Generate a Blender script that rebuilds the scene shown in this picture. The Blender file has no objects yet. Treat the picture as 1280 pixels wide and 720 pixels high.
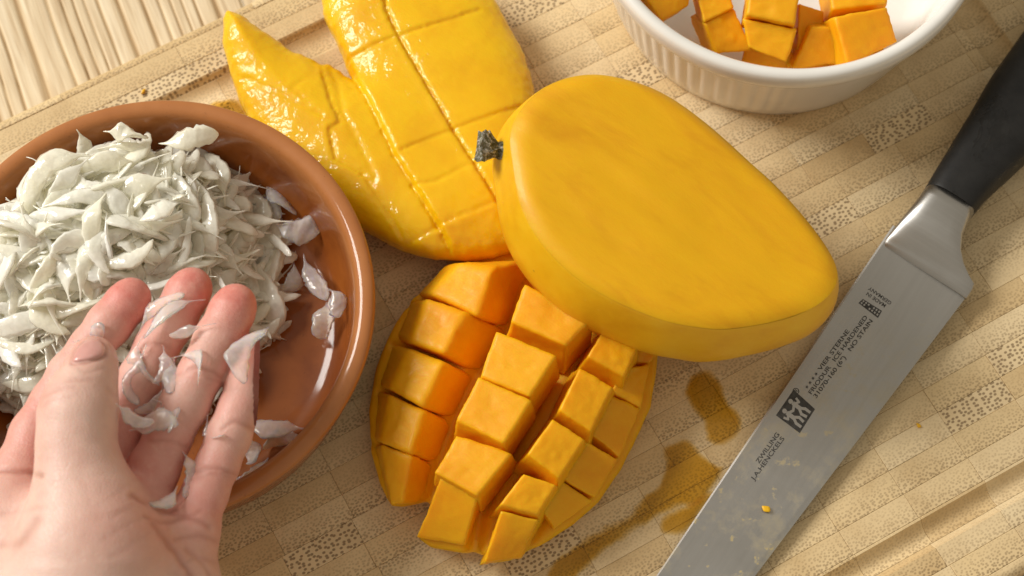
import bpy, bmesh, math, random
import numpy as np
from mathutils import Vector, Matrix
from mathutils.bvhtree import BVHTree

# ------------------------------------------------------------------ camera, world, lamps, exposure
scene = bpy.context.scene
COL = scene.collection
S = 0.001                                   # everything below is laid out in millimetres
F_PX, TILT, DIST = 2200.0, math.radians(20), 500.0
CAM = np.array([0.0, -DIST*math.sin(TILT), DIST*math.cos(TILT)])
VR = np.array([1.0, 0, 0])
VU = np.array([0, math.cos(TILT), math.sin(TILT)])
VW = np.array([0, math.sin(TILT), -math.cos(TILT)])

cam_data = bpy.data.cameras.new('camera')
cam_data.sensor_width = 36.0
cam_data.lens = 36.0*F_PX/1280.0
cam_data.clip_start = 0.01
cam_data.clip_end = 20.0
cam_data.dof.use_dof = True
cam_data.dof.focus_distance = 0.472
cam_data.dof.aperture_fstop = 14.0
cam = bpy.data.objects.new('camera', cam_data)
cam.location = Vector(CAM*S)
cam.rotation_euler = (TILT, 0, 0)
COL.objects.link(cam)
scene.camera = cam

world = bpy.data.worlds.new('World')
scene.world = world
world.use_nodes = True
bg = world.node_tree.nodes['Background']
bg.inputs['Color'].default_value = (1.0, 0.89, 0.72, 1)
bg.inputs['Strength'].default_value = 0.44

def area_lamp(name, loc, target, size, watts, color):
    ld = bpy.data.lights.new(name, 'AREA')
    ld.shape = 'RECTANGLE'; ld.size = size[0]; ld.size_y = size[1]
    ld.energy = watts; ld.color = color
    o = bpy.data.objects.new(name, ld)
    o.location = loc
    d = Vector(target) - Vector(loc)
    o.rotation_euler = d.to_track_quat('-Z', 'Y').to_euler()
    COL.objects.link(o)
    return o
# the window: to the left of the picture
area_lamp('window_lamp', (-1.72, 0.70, 1.52), (0, 0, 0.02), (0.95, 0.95), 65.0, (1.0, 0.975, 0.92))

scene.view_settings.view_transform = 'Standard'
scene.view_settings.look = 'None'
scene.view_settings.exposure = 0.0
scene.view_settings.gamma = 1.0
scene.view_settings.use_curve_mapping = False
scene.render.engine = 'CYCLES'
cy = scene.cycles
cy.use_denoising = True
cy.max_bounces = 40
cy.diffuse_bounces = 36
cy.glossy_bounces = 4
cy.transmission_bounces = 8
cy.transparent_max_bounces = 48
cy.caustics_reflective = False
cy.caustics_refractive = True
cy.sample_clamp_indirect = 6.0

random.seed(7)
RNG = np.random.default_rng(11)

# ------------------------------------------------------------------ helpers
def un(x, y, z=0.0):
    """point (mm) at height z that stands where the photograph shows pixel (x, y)"""
    d = VW + VR*((x-640)/F_PX) + VU*((360-y)/F_PX)
    return CAM + d*((z-CAM[2])/d[2])

def proj(P):
    v = np.asarray(P, float) - CAM
    w = v @ VW
    return 640+F_PX*(v @ VR)/w, 360-F_PX*(v @ VU)/w

def pxmm(z):
    """millimetres per photograph pixel at height z near the middle"""
    return (DIST-z/math.cos(TILT)*0.94)/F_PX

def vnoise(P, scale=1.0, seed=0):
    """smooth value noise in -1..1, vectorised"""
    P = np.asarray(P, float)*scale + seed*17.31
    i = np.floor(P).astype(np.int64); f = P-i
    f = f*f*(3-2*f)
    def h(a, b, c):
        n = (a*374761393 + b*668265263 + c*2147483647 + seed*974711) & 0xFFFFFFFF
        n = ((n ^ (n >> 13))*1274126177) & 0xFFFFFFFF
        return ((n ^ (n >> 16)) & 0xFFFF)/32767.5-1.0
    r = 0
    for dx in (0, 1):
        wx = f[..., 0] if dx else 1-f[..., 0]
        for dy in (0, 1):
            wy = f[..., 1] if dy else 1-f[..., 1]
            for dz in (0, 1):
                wz = f[..., 2] if dz else 1-f[..., 2]
                r = r+wx*wy*wz*h(i[..., 0]+dx, i[..., 1]+dy, i[..., 2]+dz)
    return r

def fbm(P, scale, seed=0, octv=3):
    r = 0; a = 1.0
    for o in range(octv):
        r = r+a*vnoise(P, scale*2**o, seed+o); a *= 0.5
    return r

def make_mesh(name, verts, faces, material=None, smooth=True):
    me = bpy.data.meshes.new(name)
    v = np.asarray(verts, float)*S
    if isinstance(faces, np.ndarray):
        n, k = faces.shape
        me.vertices.add(len(v)); me.vertices.foreach_set('co', v.astype(np.float32).ravel())
        me.loops.add(n*k); me.loops.foreach_set('vertex_index', faces.astype(np.int32).ravel())
        me.polygons.add(n); me.polygons.foreach_set('loop_start', np.arange(0, n*k, k, dtype=np.int32))
        me.update(calc_edges=True)
    else:
        # faces look outwards: closed shells by their volume, flat sheets upwards
        c = v-v.mean(0); vol = 0.0; nz = 0.0; area = 0.0
        tri = np.array([(f[0], f[k], f[k+1]) for f in faces for k in range(1, len(f)-1)])
        cr_ = np.cross(c[tri[:, 1]]-c[tri[:, 0]], c[tri[:, 2]]-c[tri[:, 0]])
        vol = (c[tri[:, 0]]*cr_).sum(); nz = cr_[:, 2].sum(); area = np.abs(cr_[:, 2]).sum()
        if (nz < 0 if abs(nz) > 0.6*area else vol < 0):
            faces = [tuple(f)[::-1] for f in faces]
        me.from_pydata([tuple(x) for x in v], [], [tuple(int(i) for i in f) for f in faces])
    me.validate()
    if smooth:
        me.polygons.foreach_set('use_smooth', [True]*len(me.polygons))
    if material is not None:
        me.materials.append(material)
    me.update()
    return me

def link(name, me, parent=None, matrix=None):
    o = bpy.data.objects.new(name, me)
    COL.objects.link(o)
    if parent is not None:
        o.parent = parent
        if parent.get('_base') is not None:
            b = parent['_base']
            o.matrix_parent_inverse = Matrix.Translation((-b[0], -b[1], -b[2]))
    if matrix is not None:
        o.matrix_basis = matrix
    return o

def part(name, verts, faces, material, parent=None, smooth=True):
    return link(name, make_mesh(name, verts, faces, material, smooth), parent)

def tag(o, label, cat, group=None):
    o['label'] = label; o['category'] = cat
    if group: o['group'] = group
    return o

def thing(name, label, cat, base, group=None):
    o = bpy.data.objects.new(name, None)
    o.empty_display_size = 0.01
    b = [float(c)*S for c in base]
    o.location = b
    o['_base'] = b
    COL.objects.link(o)
    return tag(o, label, cat, group)

def surface_nets(f, origin, h):
    """quad mesh of the zero level of a sampled field (negative inside)"""
    s = f < 0
    nx, ny, nz = f.shape
    c = np.zeros((nx-1, ny-1, nz-1), np.int8)
    for dx in (0, 1):
        for dy in (0, 1):
            for dz in (0, 1):
                c += s[dx:nx-1+dx, dy:ny-1+dy, dz:nz-1+dz]
    act = (c > 0) & (c < 8)
    idx = -np.ones(act.shape, np.int64)
    I, J, K = np.nonzero(act)
    idx[I, J, K] = np.arange(len(I))
    pos = np.zeros((len(I), 3)); cnt = np.zeros(len(I))
    corners = [(a, b, d) for a in (0, 1) for b in (0, 1) for d in (0, 1)]
    for a in corners:
        for ax in range(3):
            if a[ax]: continue
            b = list(a); b[ax] = 1
            fa = f[I+a[0], J+a[1], K+a[2]]; fb = f[I+b[0], J+b[1], K+b[2]]
            m = (fa < 0) != (fb < 0)
            t = np.where(m, fa/np.where(m, fa-fb, 1), 0)
            p = np.empty((len(I), 3))
            for q in range(3):
                p[:, q] = a[q]+(t if q == ax else 0)
            pos[m] += p[m]; cnt[m] += 1
    pos = (pos/cnt[:, None]+np.stack([I, J, K], 1))*h+np.asarray(origin)
    quads = []
    for ax in range(3):
        o1, o2 = (ax+1) % 3, (ax+2) % 3
        sa = [slice(None)]*3; sb = [slice(None)]*3
        sa[ax] = slice(0, f.shape[ax]-1); sb[ax] = slice(1, f.shape[ax])
        A = s[tuple(sa)]; B = s[tuple(sb)]
        e = A != B
        pts = np.stack(np.nonzero(e), 1)
        ok = (pts[:, o1] > 0) & (pts[:, o2] > 0) & (pts[:, o1] < f.shape[o1]-1) & (pts[:, o2] < f.shape[o2]-1)
        pts = pts[ok]
        flip = ~A[pts[:, 0], pts[:, 1], pts[:, 2]]
        def cell(d1, d2):
            q = pts.copy(); q[:, o1] += d1; q[:, o2] += d2
            return idx[q[:, 0], q[:, 1], q[:, 2]]
        q = np.stack([cell(-1, -1), cell(0, -1), cell(0, 0), cell(-1, 0)], 1)
        q[flip] = q[flip][:, ::-1]
        quads.append(q)
    return pos, np.concatenate(quads)

def smin(a, b, k):
    h = np.clip(0.5+0.5*(b-a)/k, 0, 1)
    return b*(1-h)+a*h-k*h*(1-h)

def smax(a, b, k):
    return -smin(-a, -b, k)

def grid_field(lo, hi, h):
    lo = np.asarray(lo, float); hi = np.asarray(hi, float)
    n = np.ceil((hi-lo)/h).astype(int)+1
    ax = [lo[i]+h*np.arange(n[i]) for i in range(3)]
    X, Y, Z = np.meshgrid(*ax, indexing='ij')
    return np.stack([X, Y, Z], -1), lo

def poly_sd(P2, poly):
    """signed distance (negative inside) of points to a polygon"""
    poly = np.asarray(poly, float)
    x, y = P2[..., 0], P2[..., 1]
    d = np.full(x.shape, 1e9); inside = np.zeros(x.shape, bool)
    n = len(poly)
    for i in range(n):
        a = poly[i]; b = poly[(i+1) % n]
        e = b-a; wx = x-a[0]; wy = y-a[1]
        t = np.clip((wx*e[0]+wy*e[1])/max(e@e, 1e-9), 0, 1)
        d = np.minimum(d, (wx-e[0]*t)**2+(wy-e[1]*t)**2)
        c = ((a[1] > y) != (b[1] > y))
        if abs(e[1]) > 1e-12:
            inside ^= c & (x < e[0]*(y-a[1])/e[1]+a[0])
    d = np.sqrt(d)
    return np.where(inside, -d, d)

def line_d(P2, pts):
    """distance and side to an open polyline"""
    x, y = P2[..., 0], P2[..., 1]
    d = np.full(x.shape, 1e9); side = np.zeros(x.shape)
    for a, b in zip(pts[:-1], pts[1:]):
        a = np.asarray(a, float); b = np.asarray(b, float)
        e = b-a; wx = x-a[0]; wy = y-a[1]
        t = np.clip((wx*e[0]+wy*e[1])/max(e@e, 1e-9), 0, 1)
        q = np.hypot(wx-e[0]*t, wy-e[1]*t)
        m = q < d
        d = np.where(m, q, d); side = np.where(m, np.sign(e[0]*wy-e[1]*wx), side)
    return d, side

def catmull(pts, n, closed=True):
    pts = np.asarray(pts, float)
    m = len(pts); out = []
    segs = m if closed else m-1
    for i in range(segs):
        p = [pts[(i+k-1) % m] if closed else pts[min(max(i+k-1, 0), m-1)] for k in range(4)]
        for t in np.linspace(0, 1, n, endpoint=False):
            out.append(0.5*(2*p[1]+(p[2]-p[0])*t+(2*p[0]-5*p[1]+4*p[2]-p[3])*t*t+(3*p[1]-p[0]-3*p[2]+p[3])*t**3))
    if not closed: out.append(pts[-1])
    return np.array(out)

def resample(pts, n):
    p = np.vstack([pts, pts[:1]])
    L = np.concatenate([[0], np.cumsum(np.linalg.norm(np.diff(p, axis=0), axis=1))])
    t = np.linspace(0, L[-1], n, endpoint=False)
    return np.stack([np.interp(t, L, p[:, k]) for k in range(p.shape[1])], 1)

def loft(rings, cap0=False, cap1=False):
    """quads between equally long closed rings of points"""
    n = len(rings[0]); V = np.vstack(rings); Fq = []
    for r in range(len(rings)-1):
        for i in range(n):
            j = (i+1) % n
            Fq.append((r*n+i, r*n+j, (r+1)*n+j, (r+1)*n+i))
    if cap0: Fq.append(tuple(range(n))[::-1])
    if cap1: Fq.append(tuple(range((len(rings)-1)*n, len(rings)*n)))
    return V, Fq

def lathe(profile, n, cx, cy, fn=None):
    rings = []
    a = np.linspace(0, 2*math.pi, n, endpoint=False)
    for k, (r, z) in enumerate(profile):
        rr = np.full(n, float(r))
        if fn is not None: rr = rr+fn(a, r, z, k)
        rings.append(np.stack([cx+rr*np.cos(a), cy+rr*np.sin(a), np.full(n, float(z))], 1))
    return loft(rings, cap0=True, cap1=True)

# ------------------------------------------------------------------ material helpers
class NT:
    def __init__(self, name):
        self.m = bpy.data.materials.new(name)
        self.m.use_nodes = True
        self.t = self.m.node_tree
        self.bsdf = self.t.nodes['Principled BSDF']
        self.out = self.t.nodes['Material Output']
    def n(self, typ, inputs=None, **props):
        nd = self.t.nodes.new(typ)
        for k, v in props.items(): setattr(nd, k, v)
        for k, v in (inputs or {}).items(): self.set(nd, k, v)
        return nd
    def set(self, nd, k, v):
        s = nd.inputs[k]
        if isinstance(v, bpy.types.NodeSocket): self.t.links.new(v, s)
        elif isinstance(v, bpy.types.Node): self.t.links.new(v.outputs[0], s)
        else:
            if s.type == 'RGBA' and len(v) == 3: v = (*v, 1)
            s.default_value = v
    def p(self, **kw):
        for k, v in kw.items(): self.set(self.bsdf, k.replace('_', ' '), v)
    def coords(self, which='Object'):
        return self.n('ShaderNodeTexCoord').outputs[which]
    def pos(self):
        return self.n('ShaderNodeNewGeometry').outputs['Position']
    def noise(self, vec, scale, detail=3, rough=0.55, dist=0.0):
        return self.n('ShaderNodeTexNoise', {'Vector': vec, 'Scale': scale, 'Detail': detail, 'Roughness': rough, 'Distortion': dist}).outputs['Fac']
    def mapping(self, vec, scale=(1, 1, 1), rot=(0, 0, 0), loc=(0, 0, 0)):
        return self.n('ShaderNodeMapping', {'Vector': vec, 'Scale': scale, 'Rotation': rot, 'Location': loc}).outputs[0]
    def ramp(self, fac, stops, interp='LINEAR'):
        r = self.n('ShaderNodeValToRGB', {'Fac': fac})
        cr = r.color_ramp; cr.interpolation = interp
        while len(cr.elements) < len(stops): cr.elements.new(0.5)
        for e, (p, c) in zip(cr.elements, stops):
            e.position = p
            e.color = (*c, 1) if isinstance(c, tuple) and len(c) == 3 else ((c, c, c, 1) if not isinstance(c, tuple) else c)
        return r.outputs['Color']
    def mix(self, fac, a, b, blend='MIX'):
        nd = self.n('ShaderNodeMix', data_type='RGBA', blend_type=blend)
        for s, v in ((nd.inputs[0], fac), (nd.inputs[6], a), (nd.inputs[7], b)):
            if isinstance(v, bpy.types.NodeSocket): self.t.links.new(v, s)
            else: s.default_value = ((*v, 1) if isinstance(v, tuple) and len(v) == 3 else v)
        return nd.outputs[2]
    def math(self, op, a, b=0.0, c=None, clamp=False):
        nd = self.n('ShaderNodeMath', operation=op, use_clamp=clamp)
        for s, v in zip(nd.inputs, (a, b, c)):
            if v is None: continue
            if isinstance(v, bpy.types.NodeSocket): self.t.links.new(v, s)
            else: s.default_value = v
        return nd.outputs[0]
    def bump(self, height, strength=0.3, dist=0.001, normal=None):
        nd = self.n('ShaderNodeBump', {'Height': height, 'Strength': strength, 'Distance': dist})
        if normal is not None: self.set(nd, 'Normal', normal)
        return nd.outputs[0]
    def attr(self, name, out='Color'):
        return self.n('ShaderNodeAttribute', attribute_name=name).outputs[out]
    def sep(self, vec):
        nd = self.n('ShaderNodeSeparateXYZ', {'Vector': vec})
        return nd.outputs
# ------------------------------------------------------------------ table (planks) and bamboo cutting board
def mat_table():
    m = NT('pine_table')
    P = m.coords('Object')
    a = math.radians(-22.0)
    V = m.mapping(P, rot=(0, 0, a))                     # x across the grain, y along it
    W = m.noise(V, 12.0, 2, 0.5)
    V2 = m.mapping(V, scale=(1.0, 0.05, 1.0))
    n1 = m.noise(V2, 260.0, 3, 0.6, 0.3)
    n2 = m.noise(V2, 900.0, 2, 0.6)
    ridge = m.attr('ridge', 'Fac')
    base = m.ramp(n1, [(0.25, (0.60, 0.47, 0.30)), (0.5, (0.74, 0.61, 0.42)), (0.75, (0.80, 0.69, 0.51))])
    fine = m.ramp(n2, [(0.3, (0.78, 0.72, 0.66)), (0.6, (1, 1, 1))])
    c = m.mix(1.0, base, fine, 'MULTIPLY')
    dark = m.ramp(ridge, [(0.0, (0.45, 0.31, 0.17)), (0.4, (0.84, 0.77, 0.66)), (0.8, (1, 1, 1))])
    c = m.mix(0.9, c, dark, 'MULTIPLY')
    m.p(Base_Color=c, Roughness=0.75, Specular_IOR_Level=0.25, Normal=m.bump(n2, 0.35, 0.0004))
    return m.m

def mat_bamboo():
    m = NT('bamboo_end_grain')
    A = m.n('ShaderNodeAttribute', attribute_name='blk')
    tone, contrast, across = m.sep(A.outputs['Color'])
    P = m.pos()
    off = m.n('ShaderNodeCombineXYZ', {'X': tone, 'Y': contrast}).outputs[0]
    off = m.n('ShaderNodeVectorMath', {0: off, 1: (3.1, 1.7, 0)}, operation='MULTIPLY').outputs[0]
    V = m.n('ShaderNodeVectorMath', {0: P, 1: off}, operation='ADD').outputs[0]
    V = m.mapping(V, rot=(0, 0, -math.radians(29)), scale=(1, 1, 0.3))
    big = m.noise(V, 55.0, 3, 0.6)
    fib = m.noise(m.mapping(V, scale=(0.35, 1, 1)), 420.0, 3, 0.6)
    wob = m.n('ShaderNodeVectorMath', {0: V, 1: m.n('ShaderNodeTexNoise', {'Vector': V, 'Scale': 500.0}).outputs['Color']}, operation='MULTIPLY_ADD')
    m.set(wob, 1, (1, 1, 1)); m.set(wob, 2, (0, 0, 0))
    vf = m.n('ShaderNodeTexVoronoi', {'Vector': m.mapping(V, scale=(0.8, 1.0, 1)), 'Scale': 1250.0, 'Randomness': 0.85}, voronoi_dimensions='2D').outputs['Distance']
    vc = m.n('ShaderNodeTexVoronoi', {'Vector': m.mapping(V, scale=(0.75, 1.0, 1)), 'Scale': 900.0, 'Randomness': 0.75}, voronoi_dimensions='2D').outputs['Distance']
    iscoarse = m.math('GREATER_THAN', contrast, 0.8)
    # pores crowd towards one side of each strip
    grad = m.math('POWER', m.math('SUBTRACT', 1.0, across), 1.1)
    thr_f = m.math('MULTIPLY_ADD', grad, 0.10, 0.24)
    pf = m.n('ShaderNodeMapRange', {'Value': m.math('SUBTRACT', thr_f, vf), 'From Min': -0.16, 'From Max': 0.10}).outputs[0]
    pc = m.n('ShaderNodeMapRange', {'Value': m.math('SUBTRACT', 0.30, vc), 'From Min': -0.08, 'From Max': 0.06}).outputs[0]
    str_f = m.math('MULTIPLY', pf, m.math('MULTIPLY', m.math('MULTIPLY_ADD', grad, 0.52, 0.17), m.math('MULTIPLY_ADD', contrast, 0.75, 0.48)))
    pore = m.n('ShaderNodeMix', {0: iscoarse, 2: str_f, 3: m.math('MULTIPLY', pc, 0.74)}).outputs[0]
    base = m.ramp(tone, [(0.0, (0.64, 0.46, 0.235)), (0.35, (0.73, 0.55, 0.30)), (0.7, (0.77, 0.60, 0.355)), (1.0, (0.80, 0.65, 0.41))])
    var = m.ramp(big, [(0.25, (0.84, 0.80, 0.74)), (0.55, (1.0, 1.0, 1.0)), (0.8, (1.05, 1.04, 1.0))])
    c = m.mix(1.0, base, var, 'MULTIPLY')
    c = m.mix(m.math('MULTIPLY', fib, 0.12), c, (0.34, 0.22, 0.10), 'MIX')
    c = m.mix(pore, c, (0.17, 0.10, 0.045), 'MIX')
    h = m.math('SUBTRACT', m.math('MULTIPLY', fib, 0.3), pore)
    m.p(Base_Color=c, Roughness=m.math('MULTIPLY_ADD', fib, 0.25, 0.42), Specular_IOR_Level=0.35, Normal=m.bump(h, 0.35, 0.0003))
    return m.m

M_TABLE = mat_table()
M_BAMBOO = mat_bamboo()
BOARD_ANG = math.radians(29.0)
BU = np.array([math.cos(BOARD_ANG), math.sin(BOARD_ANG)])
BV = np.array([-math.sin(BOARD_ANG), math.cos(BOARD_ANG)])
BOARD_H = 18.0
B_U0, B_U1, B_V0, B_V1 = -190.0, 186.0, -137.6, 119.5

def build_table():
    root = bpy.data.objects.new('table', None)
    COL.objects.link(root)
    root['kind'] = 'structure'; root['label'] = 'pale weathered pine table top under the cutting board'
    ga = math.radians(-68.0)                              # direction of the grain
    gx = np.array([math.cos(ga), math.sin(ga)]); gn = np.array([-gx[1], gx[0]])
    # the planks lie side by side along gn
    edges = [-420, -300, -205, -40, 100, 195, 300, 420]
    c0 = un(120, 40, -BOARD_H)[:2]
    rs = np.random.default_rng(3)
    for k in range(len(edges)-1):
        a, b = edges[k]+0.05, edges[k+1]-0.05
        seen = a-30 < c0@gn < b+30
        # fine grid only where the photo looks
        tmid = c0@gx
        ts = np.concatenate([[-420], np.linspace(tmid-75, tmid+75, 150), [420]]) if seen else np.linspace(-420, 420, 6)
        ss = np.arange(a, b+0.01, 0.35) if seen else np.linspace(a, b, 12)
        T, Q = np.meshgrid(ts, ss, indexing='ij')
        P = np.stack([T, Q, np.zeros_like(T)], -1)
        wob = 2.0*vnoise(P*np.array([0.010, 0.02, 1]), 1.0, 5)+0.35*vnoise(P*np.array([0.05, 0.06, 1]), 1.0, 6)
        x = Q+wob
        # growth rings: uneven ridges with narrow dark late-wood lines between them
        r1 = np.abs(np.sin(x*0.62+1.4*np.sin(x*0.21)+0.9*np.sin(x*0.083)))
        r1 = np.clip(r1/0.55, 0, 1)**0.8
        Z = -BOARD_H-0.9*(1-r1)
        Z = np.where((Q < a+1.0) | (Q > b-1.0), Z-1.0, Z)
        V = T[..., None]*np.append(gx, 0)+Q[..., None]*np.append(gn, 0)
        V[..., 2] = Z
        nt, ns = T.shape
        i, j = np.meshgrid(np.arange(nt-1), np.arange(ns-1), indexing='ij')
        q = (i*ns+j).ravel()
        Fq = np.stack([q, q+ns, q+ns+1, q+1], 1)
        o = part('plank', V.reshape(-1, 3), Fq, M_TABLE, root)
        at = o.data.attributes.new('ridge', 'FLOAT', 'POINT')
        at.data.foreach_set('value', np.clip(r1, 0, 1).ravel().astype(np.float32))

def board_z(u, v):
    """top of the board: flat, with the juice groove and rounded outer edges"""
    z = np.zeros_like(u)
    def groove(d0, d1, x):
        t = np.clip((x-d0)/(d1-d0), 0, 1)
        return -3.4*np.clip(np.sin(math.pi*t), 0, 1)**0.62
    inside = (u < 168.2)
    g = np.minimum(groove(92.6, 102.8, v)*inside, groove(-120.6, -112.3, v)*inside)
    gu = groove(158.6, 168.4, u)*((v > -120.6) & (v < 102.8))
    z = z+np.minimum(g, gu)
    d = np.minimum(np.minimum(B_V1-v, v-B_V0), np.minimum(B_U1-u, u-B_U0))
    r = 3.0
    e = np.clip(r-d, 0, r)
    return z-(r-np.sqrt(np.maximum(r*r-e*e, 0)))

COARSE_PX = [(1120, 165), (1228, 512), (235, 90), (655, 12), (790, 95), (362, 712), (1010, 272), (285, 130), (640, 700), (1275, 440)]

def build_board():
    root = thing('cutting_board', 'end-grain bamboo cutting board with a juice groove along its edges', 'cutting board', (0, 0, -BOARD_H))
    rows = [-7.6+7.42*k for k in range(-18, 1)]
    while rows[-1] < B_V1: rows.append(rows[-1]+7.27)
    rows = [r for r in rows if B_V0+2.5 < r < B_V1-2.5]
    rows = [B_V0]+rows+[B_V1]
    rs = np.random.default_rng(21)
    coarse = [np.array([un(*p)[:2]@BU, un(*p)[:2]@BV]) for p in COARSE_PX]
    blocks = []
    for k in range(len(rows)-1):
        v0, v1 = rows[k], rows[k+1]
        vm = 0.5*(v0+v1)
        base = 86.2 if vm < -68 else (-70.0 if vm < -18 else (91.6 if vm < 40 else 80.0))
        base += (vm+40)*0.012+rs.normal(0, 0.25)
        pitch = 21.0
        if vm > 103: base, pitch = rs.uniform(0, 60), 63.0
        js = [j for j in base+pitch*np.arange(-20, 20) if B_U0+4 < j < B_U1-4]
        js = [B_U0]+js+[B_U1]
        for a, b in zip(js[:-1], js[1:]): blocks.append((a, b, v0, v1))
    hidden_px = [np.array([(0, 190), (90, 140), (190, 128), (300, 150), (400, 220), (460, 340), (460, 440), (400, 560), (300, 630), (200, 720), (0, 720)]),
                 np.array([(650, 140), (740, 100), (860, 120), (960, 190), (1040, 300), (1040, 370), (960, 430), (850, 430), (720, 370), (640, 280)]),
                 np.array([(480, 480), (520, 400), (640, 330), (720, 370), (810, 450), (790, 540), (720, 640), (620, 690), (530, 660), (490, 600)]),
                 np.array([(290, 40), (400, 90), (420, 0), (610, 0), (655, 100), (620, 200), (620, 300), (540, 300), (440, 250), (330, 150)]),
                 np.array([(790, 0), (1180, 0), (1100, 80), (960, 120), (850, 80)])]
    own = []; rest = []
    for bl in blocks:
        a, b, v0, v1 = bl
        pts = [np.append(BU*u+BV*v, 0) for u in np.linspace(a+1, b-1, 5) for v in np.linspace(v0+1, v1-1, 3)]
        vis = 0
        for p in pts:
            x, y = proj(p)
            if 0 <= x < 1280 and 0 <= y < 720:
                if not any(poly_sd(np.array([x, y]), h) < -12 for h in hidden_px): vis += 1
        (own if vis >= 2 else rest).append((vis, bl))
    own.sort(key=lambda t: -t[0])
    rest += own[300:]; own = own[:300]
    acc_v, acc_f, acc_c = [], [], []
    def block_mesh(bl):
        a, b, v0, v1 = bl
        um, vm = 0.5*(a+b), 0.5*(v0+v1)
        g = 0.03
        a, b, v0, v1 = a+g*(a > B_U0), b-g*(b < B_U1), v0+g*(v0 > B_V0), v1-g*(v1 < B_V1)
        bv = 0.12
        fine_v = v1 > 91 or v0 < -111 or v1 > B_V1-4
        fine_u = b > 157 or a < B_U0+4
        vs = np.concatenate([[v0, v0+bv], np.linspace(v0+bv, v1-bv, 14)[1:-1] if fine_v else [], [v1-bv, v1]])
        us = np.concatenate([[a, a+bv], np.linspace(a+bv, b-bv, 40)[1:-1] if fine_u else [], [b-bv, b]])
        Ug, Vg = np.meshgrid(us, vs, indexing='ij')
        Z = board_z(Ug, Vg)
        lift = rs.normal(0, 0.035); tu, tv = rs.normal(0, 0.003, 2)
        Z = Z+lift+tu*(Ug-um)+tv*(Vg-vm)
        edge = np.zeros_like(Z); edge[0, :] = edge[-1, :] = 1; edge[:, 0] = edge[:, -1] = 1
        Z = Z-0.09*edge
        V = np.concatenate([Ug[..., None]*BU+Vg[..., None]*BV, Z[..., None]], -1).reshape(-1, 3)
        nu, nv = Ug.shape
        i, j = np.meshgrid(np.arange(nu-1), np.arange(nv-1), indexing='ij')
        q = (i*nv+j).ravel()
        Fq = [tuple(f) for f in np.stack([q, q+nv, q+nv+1, q+1], 1)]
        # sides down to the table
        ring = [i*nv for i in range(nu)]+[(nu-1)*nv+j for j in range(1, nv)]+[i*nv+nv-1 for i in range(nu-2, -1, -1)]+[j for j in range(nv-2, 0, -1)]
        n0 = len(V); low = V[ring].copy(); low[:, 2] = -BOARD_H
        V = np.vstack([V, low]); n = len(ring)
        for t in range(n):
            s = (t+1) % n
            Fq.append((ring[s], ring[t], n0+t, n0+s))
        flip = rs.random() < 0.12
        ac = (Vg-v0)/(v1-v0)
        ac = (1-ac if flip else ac).ravel()
        tone = np.clip(rs.normal(0.5, 0.22), 0, 1); con = np.clip(rs.normal(0.32, 0.2), 0.02, 0.78)
        if any(a <= c[0] <= b and v0 <= c[1] <= v1 for c in coarse): con, tone = 0.95, 0.75
        col = np.zeros((len(V), 4), np.float32); col[:, 0] = tone; col[:, 1] = con; col[:len(ac), 2] = ac; col[len(ac):, 2] = 0.5; col[:, 3] = 1
        return V, Fq, col
    def put(o, col):
        at = o.data.attributes.new('blk', 'FLOAT_COLOR', 'POINT')
        at.data.foreach_set('color', np.asarray(col, np.float32).ravel())
    for _, bl in own:
        V, Fq, col = block_mesh(bl)
        o = part('bamboo_block', V, Fq, M_BAMBOO, root, smooth=False)
        put(o, col)
    n = 0
    for _, bl in rest:
        V, Fq, col = block_mesh(bl)
        acc_v.append(V); acc_c.append(col); acc_f += [tuple(i+n for i in f) for f in Fq]; n += len(V)
    o = part('bamboo_blocks_unseen', np.vstack(acc_v), acc_f, M_BAMBOO, root, smooth=False)
    put(o, np.vstack(acc_c)); o['kind'] = 'stuff'
    print('blocks', len(own), len(rest))

build_table()
build_board()
# ------------------------------------------------------------------ terracotta bowl, white ramekin
def mat_terracotta():
    m = NT('glazed_terracotta')
    P = m.coords('Object')
    n = m.noise(P, 60.0, 4, 0.6); n2 = m.noise(P, 700.0, 3, 0.6)
    z = m.sep(m.pos())[2]
    c = m.ramp(n, [(0.3, (0.20, 0.048, 0.006)), (0.5, (0.27, 0.072, 0.009)), (0.72, (0.33, 0.096, 0.013))])
    rim = m.ramp(n, [(0.3, (0.36, 0.125, 0.032)), (0.7, (0.43, 0.165, 0.048))])
    f = m.n('ShaderNodeMapRange', {'Value': m.math('ADD', z, m.math('MULTIPLY', m.math('SUBTRACT', n, 0.5), 0.008)), 'From Min': 0.023, 'From Max': 0.031}).outputs[0]
    c = m.mix(f, c, rim)
    spots = m.ramp(n2, [(0.24, (0.55, 0.5, 0.45)), (0.34, (1, 1, 1))])
    c = m.mix(0.8, c, spots, 'MULTIPLY')
    m.p(Base_Color=c, Roughness=0.6, Specular_IOR_Level=0.2, Coat_Weight=0.6, Coat_Roughness=0.08,
        Normal=m.bump(m.noise(P, 130.0, 2, 0.5), 0.12, 0.001))
    return m.m

def mat_porcelain():
    m = NT('white_porcelain')
    n = m.noise(m.coords('Object'), 90.0, 3, 0.6)
    c = m.ramp(n, [(0.3, (0.77, 0.75, 0.71)), (0.7, (0.82, 0.80, 0.76))])
    m.p(Base_Color=c, Roughness=0.22, Specular_IOR_Level=0.5, Coat_Weight=0.5, Coat_Roughness=0.08)
    return m.m

M_TERRA = mat_terracotta(); M_PORC = mat_porcelain()

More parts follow.
